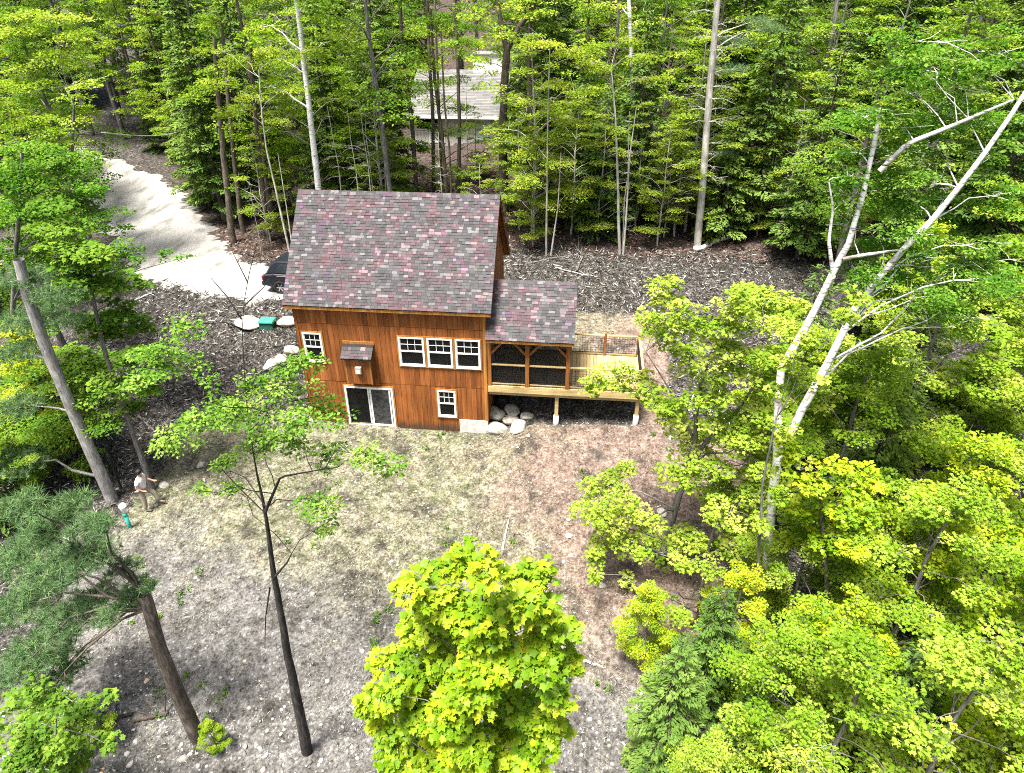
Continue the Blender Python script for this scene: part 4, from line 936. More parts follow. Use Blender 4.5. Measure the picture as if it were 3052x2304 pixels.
for ri, (yy, sp) in enumerate(rows):
    half = (yy+24)*0.80+3; x = 10.6-(yy+22)*0.11-half; xe = 10.6-(yy+22)*0.11+half
    while x < xe:
        px_, py_2 = x+rgF.uniform(-0.9, 0.9)*sp*0.35, yy+rgF.uniform(-1.2, 1.2); x += sp*rgF.uniform(0.85, 1.15)
        if on_drive(px_, py_2, 1.6 if px_ > -9 or px_ < -19 else 2.6): continue
        if NB[0]-2 < px_ < NB[1]+2 and NB[2]-1.5 < py_2 < NB[3]+2: continue
        if px_ < -7.5 and py_2 < 15: continue
        u, v = pix((px_, py_2, L(px_, py_2)+2))
        cor = corridor(px_, py_2, 1.3)
        q = rgF.random(); sc = rgF.uniform(0.85, 1.2)
        if cor:
            if q > 0.42 and q < 0.9: continue
            key = 'bare' if q < 0.3 else ('beech_b' if q < 0.5 and py_2 < 24 else 'maple_c'); sc = 1.15 if key == 'maple_c' else (0.8 if key == 'bare' else 0.62)
        elif ri == 0: key = 'beech_a' if q < 0.38 else 'beech_b' if q < 0.66 else 'hem_c' if q < 0.9 else 'bare'
        elif ri == 1: key = 'hem_b' if q < 0.2 else 'hem_c' if q < 0.28 else 'beech_c' if q < 0.62 else 'maple_b' if q < 0.78 else 'beech_a' if q < 0.88 else 'maple_c'
        elif ri < 5: key = 'hem_a' if q < 0.22 else 'hem_b' if q < 0.32 else 'maple_c' if q < 0.46 else 'maple_b' if q < 0.68 else 'beech_c' if q < 0.84 else 'maple_a'
        else: key = 'hem_a' if q < 0.35 else 'maple_a' if q < 0.65 else 'maple_b' if q < 0.85 else 'maple_c'; 
        if ri >= 5: sc *= 1.15
        if px_ < -16 and ri < 5 and key.startswith('hem') and rgF.random() < 0.6: key = rgF.choice(['maple_a', 'maple_b'])
        put(key, px_, py_2, sc, rgF.uniform(0, 6.28)); nF += 1
for (yy, sp) in [(15.0, 3.4), (17.8, 3.6), (20.8, 4.0), (24.5, 4.4), (29, 5.0)]:
    half = (yy+24)*0.78; x = 10.6-(yy+22)*0.11-half; xe = x+2*half
    while x < xe:
        px_, py_2 = x+rgF.uniform(-1, 1), yy+rgF.uniform(-1, 1); x += sp*rgF.uniform(0.8, 1.2)
        if on_drive(px_, py_2, 1.4) or (px_ < -7.5 and py_2 < 16.5) or (NB[0]-1 < px_ < NB[1]+1 and NB[2]-1.5 < py_2 < NB[3]+2): continue
        if corridor(px_, py_2, 1.0) and py_2 > 21: continue
        put(rgF.choice(['beech_b', 'beech_b', 'beech_a', 'hem_c']), px_, py_2, rgF.uniform(0.45, 0.75) if not corridor(px_, py_2, 1.0) else rgF.uniform(0.3, 0.5), rgF.uniform(0, 6.28), low=True)
# left woods, nearer than the driveway
for (key, x, y, sc) in [('maple_a', -11.5, 1.5, 0.78), ('maple_b', -14.5, 6.0, 0.8), ('maple_a', -16.5, 11.5, 0.85), ('maple_b', -20, 15.5, 0.85), ('maple_a', -21.5, 8, 0.9), ('maple_b', -12.0, -4.5, 0.72), ('maple_a', -24, 18, 0.9), ('maple_b', -17, 1, 0.8), ('hem_b', -19, 5, 0.8), ('hem_c', -9.5, -6.5, 0.8), ('near_b', -8.8, -3.0, 0.75), ('maple_a', -26, 12, 1.0), ('hem_b', -28, 20, 1.0)]:
    put(key, x, y, sc, label='leafy green tree in the woods along the left edge', group='leafy trees along the left edge')
# right woods
for (key, x, y, sc) in [('near_a', 18.6, -5.0, 0.9), ('near_a', 21.5, -2.0, 1.0), ('near_b', 20.5, -7.5, 0.9), ('near_a', 24.5, -5.0, 1.0), ('near_a', 18.8, -9.8, 0.85), ('near_b', 16.8, -11.6, 0.72), ('near_b', 21.0, -11.5, 0.95), ('near_a', 17.9, -13.6, 0.85), ('near_b', 23.5, -9.0, 1.05), ('near_b', 20.0, -14.2, 0.9), ('near_a', 26.5, -1.0, 1.1), ('near_b', 18.2, -1.2, 0.72), ('near_b', 23.0, 2.5, 0.9), ('near_a', 28.5, 4.0, 1.1),
     ('near_c', 15.4, -14.6, 0.8), ('near_c', 16.8, -15.6, 0.85), ('near_c', 14.2, -15.4, 0.62), ('hem_n', 14.4, -10.6, 0.72), ('hem_n', 13.2, -12.4, 0.78), ('hem_n', 14.9, -12.6, 0.62), ('hem_n', 12.5, -14.2, 0.5), ('hem_n', 18.4, -11.9, 0.8), ('hem_n', 16.0, -10.8, 0.55), ('near_a', 15.6, -12.0, 0.6), ('near_b', 15.2, -9.4, 0.5), ('near_a', 16.2, -13.8, 0.75), ('near_a', 13.9, -14.0, 0.45), ('near_a', 17.2, -8.2, 0.6), ('near_b', 19.6, -9.0, 0.8), ('near_a', 22.3, -13.0, 0.9), ('hem_c', 20.2, -4.2, 0.85), ('hem_c', 19.0, 1.2, 0.8), ('hem_c', 22.3, -0.2, 0.9), ('hem_n', 11.6, -15.6, 0.5), ('near_b', 12.9, -9.7, 0.42)]:
    if key.startswith('hem'): put(key, x, y, sc, label='small green hemlock among the yellow green maples on the right', group='small hemlocks on the right')
    else: put(key, x, y, sc)
for (key, x, y, sc) in [('hem_b', 23.5, 5.5, 0.8), ('maple_a', 25, 9, 0.85), ('hem_b', 27.5, 7.5, 0.95), ('hem_a', 29, 12, 0.9), ('maple_a', 31, 2, 0.9), ('maple_b', 33, 8, 0.95), ('maple_a', 22.5, 9.5, 0.75), ('hem_b', 21.6, 12.0, 0.8), ('maple_a', 34, -4, 0.9)]:
    put(key, x, y, sc, label='green tree in the dense woods along the right edge', group='trees along the right edge')

# trunks of the forest edge that can be told apart
hero('aspen_tree', 81, [(698,520),(687,410),(665,220),(640,24),(625,-80)], 14, 0.19, 0.10, [(560,60,40),(600,130,36),(740,80,40),(720,-30,60),(620,-40,60),(560,190,36)], BARK['birch'], LEAF['maple_yellow'], 200, 0.13, 'rhomb', 'tall straight white trunk rising behind the roof ridge', 1.2, 0.3)
pine('pine_tree', 82, [(1506,530),(1518,400),(1530,230),(1548,24),(1556,-60)], 13.2, 0.20, 0.13, [(1600,90,40),(1660,60,40),(1580,150,36),(1560,330,32),(1640,45,36),(1600,-20,50),(1500,-30,50)], BARK['pale'], 'tall pale pine trunk with bare whorled branches at the mulch edge', 130, 0.15, 0.6, bare=46)
hero('maple_tree', 83, [(1340,555),(1335,400),(1328,230),(1320,150)], 11.6, 0.085, 0.03, [(1290,140,44),(1370,120,44),(1340,90,40),(1280,190,36),(1400,170,36),(1330,280,30),(1260,220,30)], BARK['pale'], LEAF['understory'], 300, 0.12, 'rhomb', 'pale twin stemmed maple standing at the mulch edge', 1.0, 0.2,
     [([(1346,552),(1352,480),(1360,340),(1375,230)], 0.06, 0.02)])
hero('maple_tree', 84, [(1180,555),(1183,400),(1187,200),(1190,100)], 11.4, 0.06, 0.02, [(1170,90,40),(1230,110,40),(1200,180,34),(1150,220,30),(1240,260,34),(1160,330,36),(1220,350,40),(1130,390,36),(1240,410,40),(1180,440,36),(1140,300,30)], BARK['pale'], LEAF['understory'], 300, 0.12, 'rhomb', 'slender pale maple with tiered leaves right of the roof', 1.0, 0.15,
     [([(1190,552),(1205,450),(1212,330)], 0.05, 0.02)])
hero('oak_tree', 85, [(1090,470),(1088,415),(1088,250),(1095,110)], 16.5, 0.27, 0.20, [(1010,20,50),(1180,-20,50),(1090,-60,60)], BARK['brown'], LEAF['maple_green'], 160, 0.14, 'rhomb', 'thick brown forked trunk beside the distant house', 1.0, 0.4,
     [([(1095,110),(1085,60),(1070,-20)], 0.16, 0.09), ([(1095,110),(1120,60),(1150,20),(1165,-30)], 0.15, 0.08)])
for i, (bx, by, tx_, ty_, r_, yy) in enumerate([(900, 420, 868, 110, 0.15, 19), (937, 410, 925, 100, 0.13, 21), (966, 420, 940, 170, 0.12, 17.5), (990, 425, 985, 120, 0.13, 18), (975, 425, 960, 220, 0.07, 16.5)]):
    hero('oak_tree', 90+i, [(bx, by), ((bx+tx_)/2+4, (by+ty_)/2), (tx_, ty_), (tx_-8, ty_-150)], yy, r_, r_*0.6, [(tx_-30, ty_-80, 46), (tx_+35, ty_-60, 46), (bx-10, by-140, 26), (tx_, ty_-150, 50)] if i % 2 else [(tx_-40, ty_-40, 46), (tx_+30, ty_-120, 50), (bx+30, by-55, 26)], BARK['brown'], LEAF['maple_green'], 200, 0.13, 'rhomb',
         'slim brown trunk in front of the distant house', 1.0, 0.25, group='trunks in front of the distant house')
hero('maple_tree', 86, [(625,540),(600,430),(575,320),(562,220),(558,150)], 12.6, 0.07, 0.025, [(520,130,44),(590,110,44),(470,180,40),(560,200,40),(630,190,34),(500,240,36),(610,260,30),(450,110,40),(650,110,40)], BARK['pale'], LEAF['understory'], 300, 0.12, 'rhomb', 'thin pale leaning stem with yellow green leaves left of the roof', 1.2, 0.2,
     [([(632,535),(618,440),(600,330)], 0.045, 0.015)])
hero('birch_tree', 87, [(1725,470),(1730,440),(1770,220),(1800,60),(1815,-40)], 18, 0.17, 0.10, [(1740,60,46),(1860,50,46),(1800,130,36),(1860,150,36),(1700,110,36)], BARK['grey'], LEAF['maple_green'], 180, 0.14, 'rhomb', 'grey leaning trunk in the forest on the right', 1.0, 0.35)
hero('birch_tree', 88, [(1380,400),(1375,350),(1366,200),(1358,24),(1352,-60)], 17, 0.15, 0.09, [(1320,10,40),(1400,40,40),(1420,110,36)], BARK['birch'], LEAF['maple_yellow'], 180, 0.14, 'rhomb', 'white birch trunk standing behind the twin stemmed maple', 1.0, 0.3)
for i, (bx, by, yy, r_) in enumerate([(500, 500, 14.2, 0.2), (520, 470, 15.5, 0.16), (575, 480, 14.6, 0.14)]):
    hero('hemlock_tree', 100+i, [(bx, by), (bx-12, by-110), (bx-24, by-230), (bx-40, by-420)], yy, r_, r_*0.5, [], BARK['brown'], None, 1, 1, 'rhomb', 'brown hemlock trunk at the bend of the driveway', group='brown trunks at the driveway bend')
for i, (u, v) in enumerate([(775, 415), (740, 415), (805, 415), (838, 415), (565, 545)]):
    p = at(u, v, 14.5+0.5*i) if v < 500 else ground_at(u, v)
    put('bare', p[0], p[1], 1.0 if v < 500 else 0.55)
for (u, v, k_, sc) in [(1150,545,'beech_b',0.9),(1230,520,'beech_a',0.85),(1290,532,'beech_b',0.95),(1420,540,'beech_b',0.9),(1120,505,'beech_a',0.8),(1460,520,'beech_a',0.85),(1580,515,'beech_b',0.9),(1640,520,'beech_b',0.8),(1375,505,'beech_a',0.8),(1560,470,'beech_a',0.9),(1700,520,'beech_b',0.9),(650,520,'beech_b',0.7)]:
    p = ground_at(u, v); put(k_, p[0], p[1]+0.6, sc)
hero('maple_tree', 95, [(955,420),(950,300),(945,150),(940,0)], 22.5, 0.10, 0.06, [(930,140,44),(985,170,40),(900,190,34),(950,215,40),(1000,230,34),(890,265,26),(960,285,30),(1030,190,22),(1060,300,26),(930,60,50),(1000,90,46),(860,150,36),(1010,270,24),(905,320,30),(1040,330,28)], BARK['grey'], LEAF['maple_yellow'], 200, 0.14, 'rhomb', 'yellow green maple spreading its tiers across the distant house', 1.5, 0.2)
# big hemlock beside the driveway
for (u, v, sc) in [(470, 490, 1.0), (560, 470, 1.0), (440, 455, 0.95)]:
    p = ground_at(u, v)
    put('hem_b' if sc < 1 else 'hem_a', p[0], p[1]+1.0, sc*0.9, label='broad hemlock with drooping boughs beside the driveway bend', group='hemlocks beside the driveway')
for (u, v, rad, lab, key, sc) in [(470, 1620, 0, 'small leafy green bush at the foot of the pine trunk', 'near_b', 0.16), (40, 1110, 0, 'pale green bush at the left edge under the pine', 'near_a', 0.5), (200, 1640, 0, 'low feathery bush at the bottom left', 'near_a', 0.3)]:
    p = ground_at(u, v); put(key, p[0], p[1], sc, label=lab)
for (kx, r) in PR.items():
    if kx not in used:
        for ch in list(r.children): bpy.data.objects.remove(ch)
        bpy.data.objects.remove(r)
# print('forest trees', nF, 'tris', sum(len(m_.polygons) for m_ in bpy.data.meshes))

for (key, x, y, sc) in [('maple_b', -27.5, 22.5, 0.95), ('maple_a', -30.5, 25.0, 1.0), ('maple_b', -23.0, 29.5, 0.9), ('maple_a', -27, 32, 1.0), ('maple_b', -19.5, 27.5, 0.85), ('beech_a', -25.0, 20.5, 0.8), ('beech_c', -16.5, 23.5, 0.8), ('beech_a', -21.5, 26.0, 0.8), ('maple_b', -33, 31, 1.0)]:
    if on_drive(x, y, 0.9): continue
    put(key, x, y, sc, label='leafy tree closing the far end of the driveway', group='leafy trees at the far end of the driveway')
# ------------------------------------------------------------------ the neighbour's house up the slope
MAT['pale_siding'] = simple('pale_siding', (0.56, 0.57, 0.53), 0.8, 0.10, 5)
MAT['white_paint'] = simple('white_paint', (0.74, 0.73, 0.70), 0.7, 0.05)
MAT['blind'] = simple('window_blind', (0.45, 0.58, 0.52), 0.8, 0.2, 14)
m, nt, b = newmat('weathered_shingle'); setb(b, 0.9, 0.2)
r = rnd2(nt); nt.links.new(ramp(nt, [(0, (0.12, 0.118, 0.116)), (0.5, (0.15, 0.148, 0.146)), (1, (0.19, 0.187, 0.184))], r), b.inputs['Base Color']); MAT['old_shingle'] = m
nh = empty('cottage', (0.2, 33, L(0, 33))); gz = L(0, 33)
tag(nh, 'pale distant house with grey roof, half hidden behind the trees', 'house')
NO = Vector((0.2, 33, gz))
def NBX(nm, mat, *bx, par=None):
    mb = MB()
    for q in bx: mb.box(q[0]-NO.x, q[1]-NO.x, q[2]-NO.y, q[3]-NO.y, q[4]-NO.z, q[5]-NO.z)
    return mb.build(nm, mat, par or nh)
NX0, NX1, NYB, NEZ = -3.45, 3.80, 40.0, 6.42
NBX('wall', MAT['pale_siding'], (NX0, NX1, 33.1, NYB, gz-1.0, NEZ-0.1))
for i in range(24):
    w_ = (NX1-NX0)/24; NBX('board', MAT['pale_siding'], (NX0+i*w_+0.006, NX0+(i+1)*w_-0.006, 33.07, 33.099, gz-0.6, NEZ-0.12))
for i in range(18):
    w_ = 6.8/18; NBX('board', MAT['pale_siding'], (NX1+0.001, NX1+0.03, 33.12+i*w_+0.006, 33.12+(i+1)*w_-0.006, gz-0.6, NEZ-0.12))
ny_, nz_ = 38.4, 9.0; y0_, z0_ = 32.55, NEZ
mb = MB(); xa, xb = NX0-0.3-NO.x, NX1+0.3-NO.x
def q3(x, y, z): return (x, y-NO.y, z-NO.z)
mb.add([q3(xa,y0_,z0_),q3(xb,y0_,z0_),q3(xb,ny_,nz_),q3(xa,ny_,nz_),q3(xb,NYB+.4,NEZ+.9),q3(xa,NYB+.4,NEZ+.9),q3(xa,y0_,z0_-.12),q3(xb,y0_,z0_-.12),q3(xb,ny_,nz_-.14),q3(xa,ny_,nz_-.14),q3(xb,NYB+.4,NEZ+.76),q3(xa,NYB+.4,NEZ+.76)],
       [(0,1,2,3),(3,2,4,5),(6,9,8,7),(9,11,10,8),(0,6,7,1),(5,4,10,11),(0,3,9,6),(3,5,11,9),(1,7,8,2),(2,8,10,4)])
nroof = mb.build('roof', MAT['old_shingle'], nh)
cs = MB(); rgn = random.Random(2); R_ = int(math.hypot(ny_-y0_, nz_-z0_)/0.2)
for r_ in range(R_):
    t0, t1 = r_/R_, (r_+1.15)/R_; t1 = min(t1, 1); x = xa
    while x < xb-0.01:
        w = min(rgn.uniform(0.5, 1.0), xb-x); ya_, za_ = y0_+(ny_-y0_)*t0, z0_+(nz_-z0_)*t0; yb_, zb_ = y0_+(ny_-y0_)*t1, z0_+(nz_-z0_)*t1
        cs.add([q3(x+.004,ya_-.01,za_+.035),q3(x+w-.004,ya_-.01,za_+.035),q3(x+w-.004,yb_,zb_+.012),q3(x+.004,yb_,zb_+.012),q3(x+.004,ya_-.01,za_+.004),q3(x+w-.004,ya_-.01,za_+.004)], [(0,1,2,3),(4,5,1,0)]); x += w
tag(cs.build('shingle_courses', MAT['old_shingle'], nroof), kind='stuff')
NBX('fascia', MAT['white_paint'], (NX0-0.3, NX1+0.3, 32.52, 32.545, NEZ-0.22, NEZ-0.0))
NBX('upper_wall', MAT['white_paint'], (1.0, 3.55, 38.0, 40.2, 8.4, 10.15))
NBX('flat_roof', MAT['old_shingle'], (0.92, 3.63, 37.9, 40.3, 10.151, 10.24))
NBX('vent_slot', MAT['dark_metal'], (2.42, 2.52, 37.985, 37.999, 9.45, 9.85))
def nwin(x0, x1, z0, z1, inner_mat):
    w = NBX('window', MAT['white_paint'], (x0, x1, 33.02, 33.068, z1-0.09, z1), (x0, x1, 33.02, 33.068, z0, z0+0.09), (x0, x0+0.09, 33.021, 33.068, z0+0.09, z1-0.09), (x1-0.09, x1, 33.021, 33.068, z0+0.09, z1-0.09))
    mb = MB().box(x0+0.09-NO.x, x1-0.09-NO.x, 33.045-NO.y, 33.06-NO.y, z0+0.09-NO.z, z1-0.09-NO.z); mb.build('pane', inner_mat, w)
nwin(-2.95, -1.05, 5.25, 6.15, MAT['glass']); nwin(1.75, 2.85, 4.55, 6.1, MAT['blind']); nwin(-1.9, -0.6, 4.3, 5.1, MAT['blind'])
mb = MB().tube([(3.25-NO.x, 33.06-NO.y, 5.75-NO.z), (3.25-NO.x, 32.98-NO.y, 5.75-NO.z)], [0.05, 0.10], 12); mb.build('wall_lamp', MAT['white_paint'], nh, True)

# ------------------------------------------------------------------ dark car behind the house
MAT['car_paint'] = simple('dark_blue_paint', (0.012, 0.014, 0.022), 0.22, 0.05, 1, 0.6)
MAT['tyre'] = simple('tyre_rubber', (0.015, 0.015, 0.015), 0.85, 0.1)
MAT['alloy'] = simple('alloy_rim', (0.55, 0.55, 0.56), 0.3, 0.05, 4, 0.5, 0.7)
MAT['car_glass'] = simple('car_glass', (0.02, 0.024, 0.03), 0.06, 0.05, 1, 0.6)
MAT['tail'] = simple('tail_lamp_red', (0.35, 0.02, 0.015), 0.25, 0.05)
cz = L(-4.2, 7.6)+0.06
car = empty('parked_car', (-2.62, 8.35, cz)); tag(car, 'dark blue car parked behind the left end of the house', 'car')
def prism(prof, half, inset=None):
    mb = MB(); n = len(prof); inset = inset or [0]*n
    mb.add([(x, -half+i_, z) for (x, z), i_ in zip(prof, inset)]+[(x, half-i_, z) for (x, z), i_ in zip(prof, inset)],
           [tuple(range(n)), tuple(range(2*n-1, n-1, -1))]+[(i, n+i, n+(i+1) % n, (i+1) % n) for i in range(n)]); return mb
body = prism([(-2.22,0.42),(-2.30,0.62),(-2.27,0.86),(-2.15,1.00),(-1.6,1.04),(1.05,1.02),(1.95,0.92),(2.25,0.75),(2.28,0.5),(2.2,0.36),(1.75,0.30),(-1.75,0.30)], 0.90).build('body', MAT['car_paint'], car); bevel(body, 0.09, 3)
cab = prism([(-2.08,1.0),(-1.78,1.48),(-1.45,1.62),(0.2,1.63),(0.55,1.55),(1.12,1.02)], 0.84, [0.02,0.14,0.18,0.18,0.15,0.02]).build('cabin', MAT['car_paint'], car); bevel(cab, 0.05, 2)
for s in (-1, 1):
    for (pf) in ([(-1.62,1.08),(-1.42,1.46),(-0.72,1.52),(-0.70,1.08)], [(-0.60,1.08),(-0.62,1.52),(0.12,1.52),(0.40,1.42),(0.78,1.08)]):
        mb = MB(); f0 = [(x, s*(0.842-0.16*(z-1.0)/0.6+0.006), z) for x, z in pf]; f1 = [(x, y-s*0.02, z) for x, y, z in f0]; n = len(pf)
        mb.add(f0+f1, [tuple(range(n)) if s < 0 else tuple(range(n))[::-1], tuple(range(2*n-1, n-1, -1)) if s < 0 else tuple(range(n, 2*n))]+[(i, (i+1) % n, n+(i+1) % n, n+i) for i in range(n)]); mb.build('side_window', MAT['car_glass'], car)
    MB().box(-2.305, -2.10, s*0.72-0.14, s*0.72+0.14, 0.72, 0.90).build('tail_light', MAT['tail'], car)
    MB().box(-1.5, 1.2, s*0.905-0.012, s*0.905+0.012, 0.93, 0.955).build('side_trim', MAT['alloy'], car)
MB().box(-2.36, -2.2, -0.82, 0.82, 0.40, 0.60).build('rear_bumper', MAT['tyre'], car)
MB().add([(-2.09,-0.66,1.06),(-2.09,0.66,1.06),(-1.815,0.60,1.45),(-1.815,-0.60,1.45),(-2.06,-0.66,1.04),(-2.06,0.66,1.04),(-1.79,0.60,1.43),(-1.79,-0.60,1.43)], [(3,2,1,0),(4,5,6,7),(0,1,5,4),(1,2,6,5),(2,3,7,6),(3,0,4,7)]).build('rear_window', MAT['car_glass'], car)
for wx in (-1.42, 1.45):
    for s in (-1, 1):
        prof = [(0.20,-0.09),(0.30,-0.10),(0.335,-0.07),(0.345,0),(0.335,0.07),(0.30,0.10),(0.20,0.09)]; mb = MB(); nseg = 28
        for i in range(nseg):
            a = 2*math.pi*i/nseg; mb.v += [(r_*math.cos(a), w_, r_*math.sin(a)) for r_, w_ in prof]
        k_ = len(prof)
        for i in range(nseg):
            for j in range(k_): mb.f.append((i*k_+j, i*k_+(j+1) % k_, ((i+1) % nseg)*k_+(j+1) % k_, ((i+1) % nseg)*k_+j))
        wh = empty('wheel', (wx, s*0.83, 0.345)); wh.parent = car; mb.build('tyre', MAT['tyre'], wh, True)
        rm = MB().tube([(0, s*0.03, 0), (0, s*0.075, 0)], [0.07, 0.06], 14)
        rm.tube([(0, s*-0.02, 0), (0, s*0.0, 0)], [0.205, 0.205], 24)
        for i in range(6):
            a = 2*math.pi*i/6; rm.beam((0.04*math.cos(a), s*0.05, 0.04*math.sin(a)), (0.20*math.cos(a), s*0.06, 0.20*math.sin(a)), 0.05, 0.03, (0, 1, 0))
        rm.build('rim', MAT['alloy'], wh)

# ------------------------------------------------------------------ person walking on the left
def skin(name, verts, edges, mat, parent, sub=2, root=0):
    me = bpy.data.meshes.new(name); me.from_pydata([v[:3] for v in verts], edges, []); me.update(); me.materials.append(mat)
    o = link(name, me, parent); md = o.modifiers.new('skin', 'SKIN'); md.use_smooth_shade = True
    for i, v in enumerate(verts):
        rr = v[3] if isinstance(v[3], tuple) else (v[3], v[3]); d_ = me.skin_vertices[0].data[i]; d_.radius = rr; d_.use_root = (i == root)
    sb = o.modifiers.new('sub', 'SUBSURF'); sb.levels = sub; sb.render_levels = sub; return o
MAT['skin'] = simple('skin', (0.42, 0.22, 0.15), 0.6, 0.08); MAT['shirt'] = simple('white_shirt', (0.74, 0.72, 0.72), 0.85, 0.05, 8)
MAT['khaki'] = simple('khaki_trousers', (0.30, 0.26, 0.20), 0.85, 0.10, 8); MAT['hair'] = simple('black_hair', (0.010, 0.009, 0.009), 0.6, 0.1); MAT['shoe'] = simple('grey_shoe', (0.12, 0.115, 0.11), 0.7, 0.1)
pp = ground_at(322, 1101); per = empty('person', (pp[0], pp[1], L(pp[0], pp[1])+0.01), math.radians(12))
tag(per, 'person in white shirt and khaki trousers stepping up the slope', 'person')
bv = [(0,0,0.93,0.13),(0.03,0,1.12,0.12),(0.07,0,1.34,(0.13,0.15)),(0.10,0,1.47,0.055),(0.12,0,1.56,0.075),(0.14,0,1.66,0.085),(0.13,0,1.735,0.05),
      (0.06,-0.17,1.41,0.055),(-0.03,-0.25,1.16,0.042),(0.15,-0.23,1.00,0.03),(0.06,0.17,1.41,0.055),(0.16,0.26,1.17,0.042),(0.38,0.20,1.12,0.03),
      (0,-0.10,0.88,0.085),(0.02,-0.11,0.48,0.055),(-0.03,-0.11,0.09,0.04),(0.10,-0.12,0.04,0.035),
      (0.03,0.10,0.90,0.085),(0.30,0.13,0.66,0.06),(0.40,0.13,0.26,0.042),(0.54,0.13,0.20,0.035),(0.225,0,1.645,0.016)]
be = [(0,1),(1,2),(2,3),(3,4),(4,5),(5,6),(2,7),(7,8),(8,9),(2,10),(10,11),(11,12),(0,13),(13,14),(14,15),(15,16),(0,17),(17,18),(18,19),(19,20),(5,21)]
for (h, s) in ((9, -1), (12, 1)):
    hx, hy, hz = bv[h][:3]; k_ = len(bv); bv.append((hx+0.06, hy, hz-0.01, (0.030, 0.016))); be.append((h, k_))
    for j, (oy, ln) in enumerate(((-0.030, 0.055), (-0.010, 0.072), (0.010, 0.068), (0.028, 0.05))):
        n0 = len(bv); bv.append((hx+0.075+ln*0.55, hy+oy, hz-0.012, 0.009)); bv.append((hx+0.06+ln, hy+oy*1.1, hz-0.04, 0.008)); be += [(k_, n0), (n0, n0+1)]
    n0 = len(bv); bv.append((hx+0.045, hy-s*0.05, hz-0.005, 0.010)); bv.append((hx+0.075, hy-s*0.065, hz-0.015, 0.009)); be += [(h, n0), (n0, n0+1)]
skin('body', bv, be, MAT['skin'], per)
skin('shirt', [(0,0,0.94,(0.185,0.20)),(0.03,0,1.15,(0.18,0.195)),(0.07,0,1.36,(0.185,0.215)),(0.095,0,1.46,0.085),(0.06,-0.19,1.42,0.085),(0.01,-0.24,1.24,0.075),(0.06,0.19,1.42,0.085),(0.12,0.24,1.25,0.075)], [(0,1),(1,2),(2,3),(2,4),(4,5),(2,6),(6,7)], MAT['shirt'], per)
skin('trousers', [(0,0,0.98,(0.155,0.17)),(0,-0.10,0.88,0.115),(0.02,-0.11,0.48,0.085),(-0.025,-0.11,0.12,0.075),(0.03,0.10,0.90,0.115),(0.30,0.13,0.66,0.092),(0.39,0.13,0.30,0.078)], [(0,1),(1,2),(2,3),(0,4),(4,5),(5,6)], MAT['khaki'], per)
skin('shoe', [(-0.07,-0.11,0.045,0.045),(0.04,-0.115,0.045,0.048),(0.17,-0.125,0.035,0.04)], [(0,1),(1,2)], MAT['shoe'], per, 1)
skin('shoe', [(0.36,0.13,0.22,0.045),(0.47,0.13,0.21,0.048),(0.60,0.13,0.19,0.04)], [(0,1),(1,2)], MAT['shoe'], per, 1)
bm = bmesh.new(); bmesh.ops.create_icosphere(bm, subdivisions=3, radius=0.112)
for v in bm.verts:
    v.co.x *= 1.02; v.co.z *= 1.0
    if v.co.x > 0.05 and v.co.z < 0.05: v.co *= 0.72
    if v.co.z < -0.07: v.co *= 0.85
    v.co += Vector((0.118, 0, 1.675))
me = bpy.data.meshes.new('hair'); bm.to_mesh(me); bm.free(); me.materials.append(MAT['hair']); me.polygons.foreach_set('use_smooth', [True]*len(me.polygons)); link('hair', me, per)

# ------------------------------------------------------------------ rocks, boxes, pipe, logs
def stone_mesh(seed, name='stone', sub=3, rough=0.16):
    rg = np.random.default_rng(seed); bm = bmesh.new(); bmesh.ops.create_icosphere(bm, subdivisions=sub, radius=1.0)
    pl = unit(rg.normal(size=(9, 3))); off_ = rg.uniform(0.72, 0.95, 9); ph = rg.uniform(0, 6, 6)
    for v in bm.verts:
        p = np.array(v.co)
        for n_, d_ in zip(pl, off_):
            t = p@n_-d_
            if t > 0: p = p-n_*t*0.85
        p = p*(1+rough*0.25*(math.sin(3*p[0]+ph[0])+math.sin(4*p[1]+ph[1])+math.sin(5*p[2]+ph[2]))+rg.normal(0, 0.012)); v.co = p
    me = bpy.data.meshes.new(name); bm.to_mesh(me); bm.free(); me.polygons.foreach_set('use_smooth', [True]*len(me.polygons)); return me
m, nt, b = newmat('granite'); setb(b, 0.9, 0.2)
n1 = noise(nt, pos(nt), 7, 6, 0.7); n2 = noise(nt, pos(nt), 1.8, 3)
col = ramp(nt, [(0.3, (0.17, 0.16, 0.14)), (0.5, (0.40, 0.385, 0.35)), (0.72, (0.58, 0.57, 0.53))], n1); col = mixc(nt, 1.0, col, ramp(nt, [(0.3, (0.7, 0.66, 0.58)), (0.65, (1.1, 1.1, 1.08))], n2), 'MULTIPLY')
nt.links.new(col, b.inputs['Base Color']); bump(nt, b, n1, 0.5, 0.03); MAT['granite'] = m
SM = [stone_mesh(200+i) for i in range(5)]
for s_ in SM: s_.materials.append(MAT['granite'])
def rock(u, v, wpx, flat, i, label, group=None, dz=0.25, asp=0.8, at3=None):
    p = ground_at(u, v) if at3 is None else np.asarray(at3); r = wpx/2/K/FOCAL*far_at(p)
    o = link('rock', SM[i % 5], None); o.location = (p[0], p[1], L(p[0], p[1])+r*flat*(dz-0.12) if at3 is None else p[2]); o.scale = (r, r*asp, r*flat); o.rotation_euler = (0.1*math.sin(i*3), 0.1*math.cos(i*5), i*1.3)
    tag(o, label, 'rock', group); return o
g_ = L(8, 0)
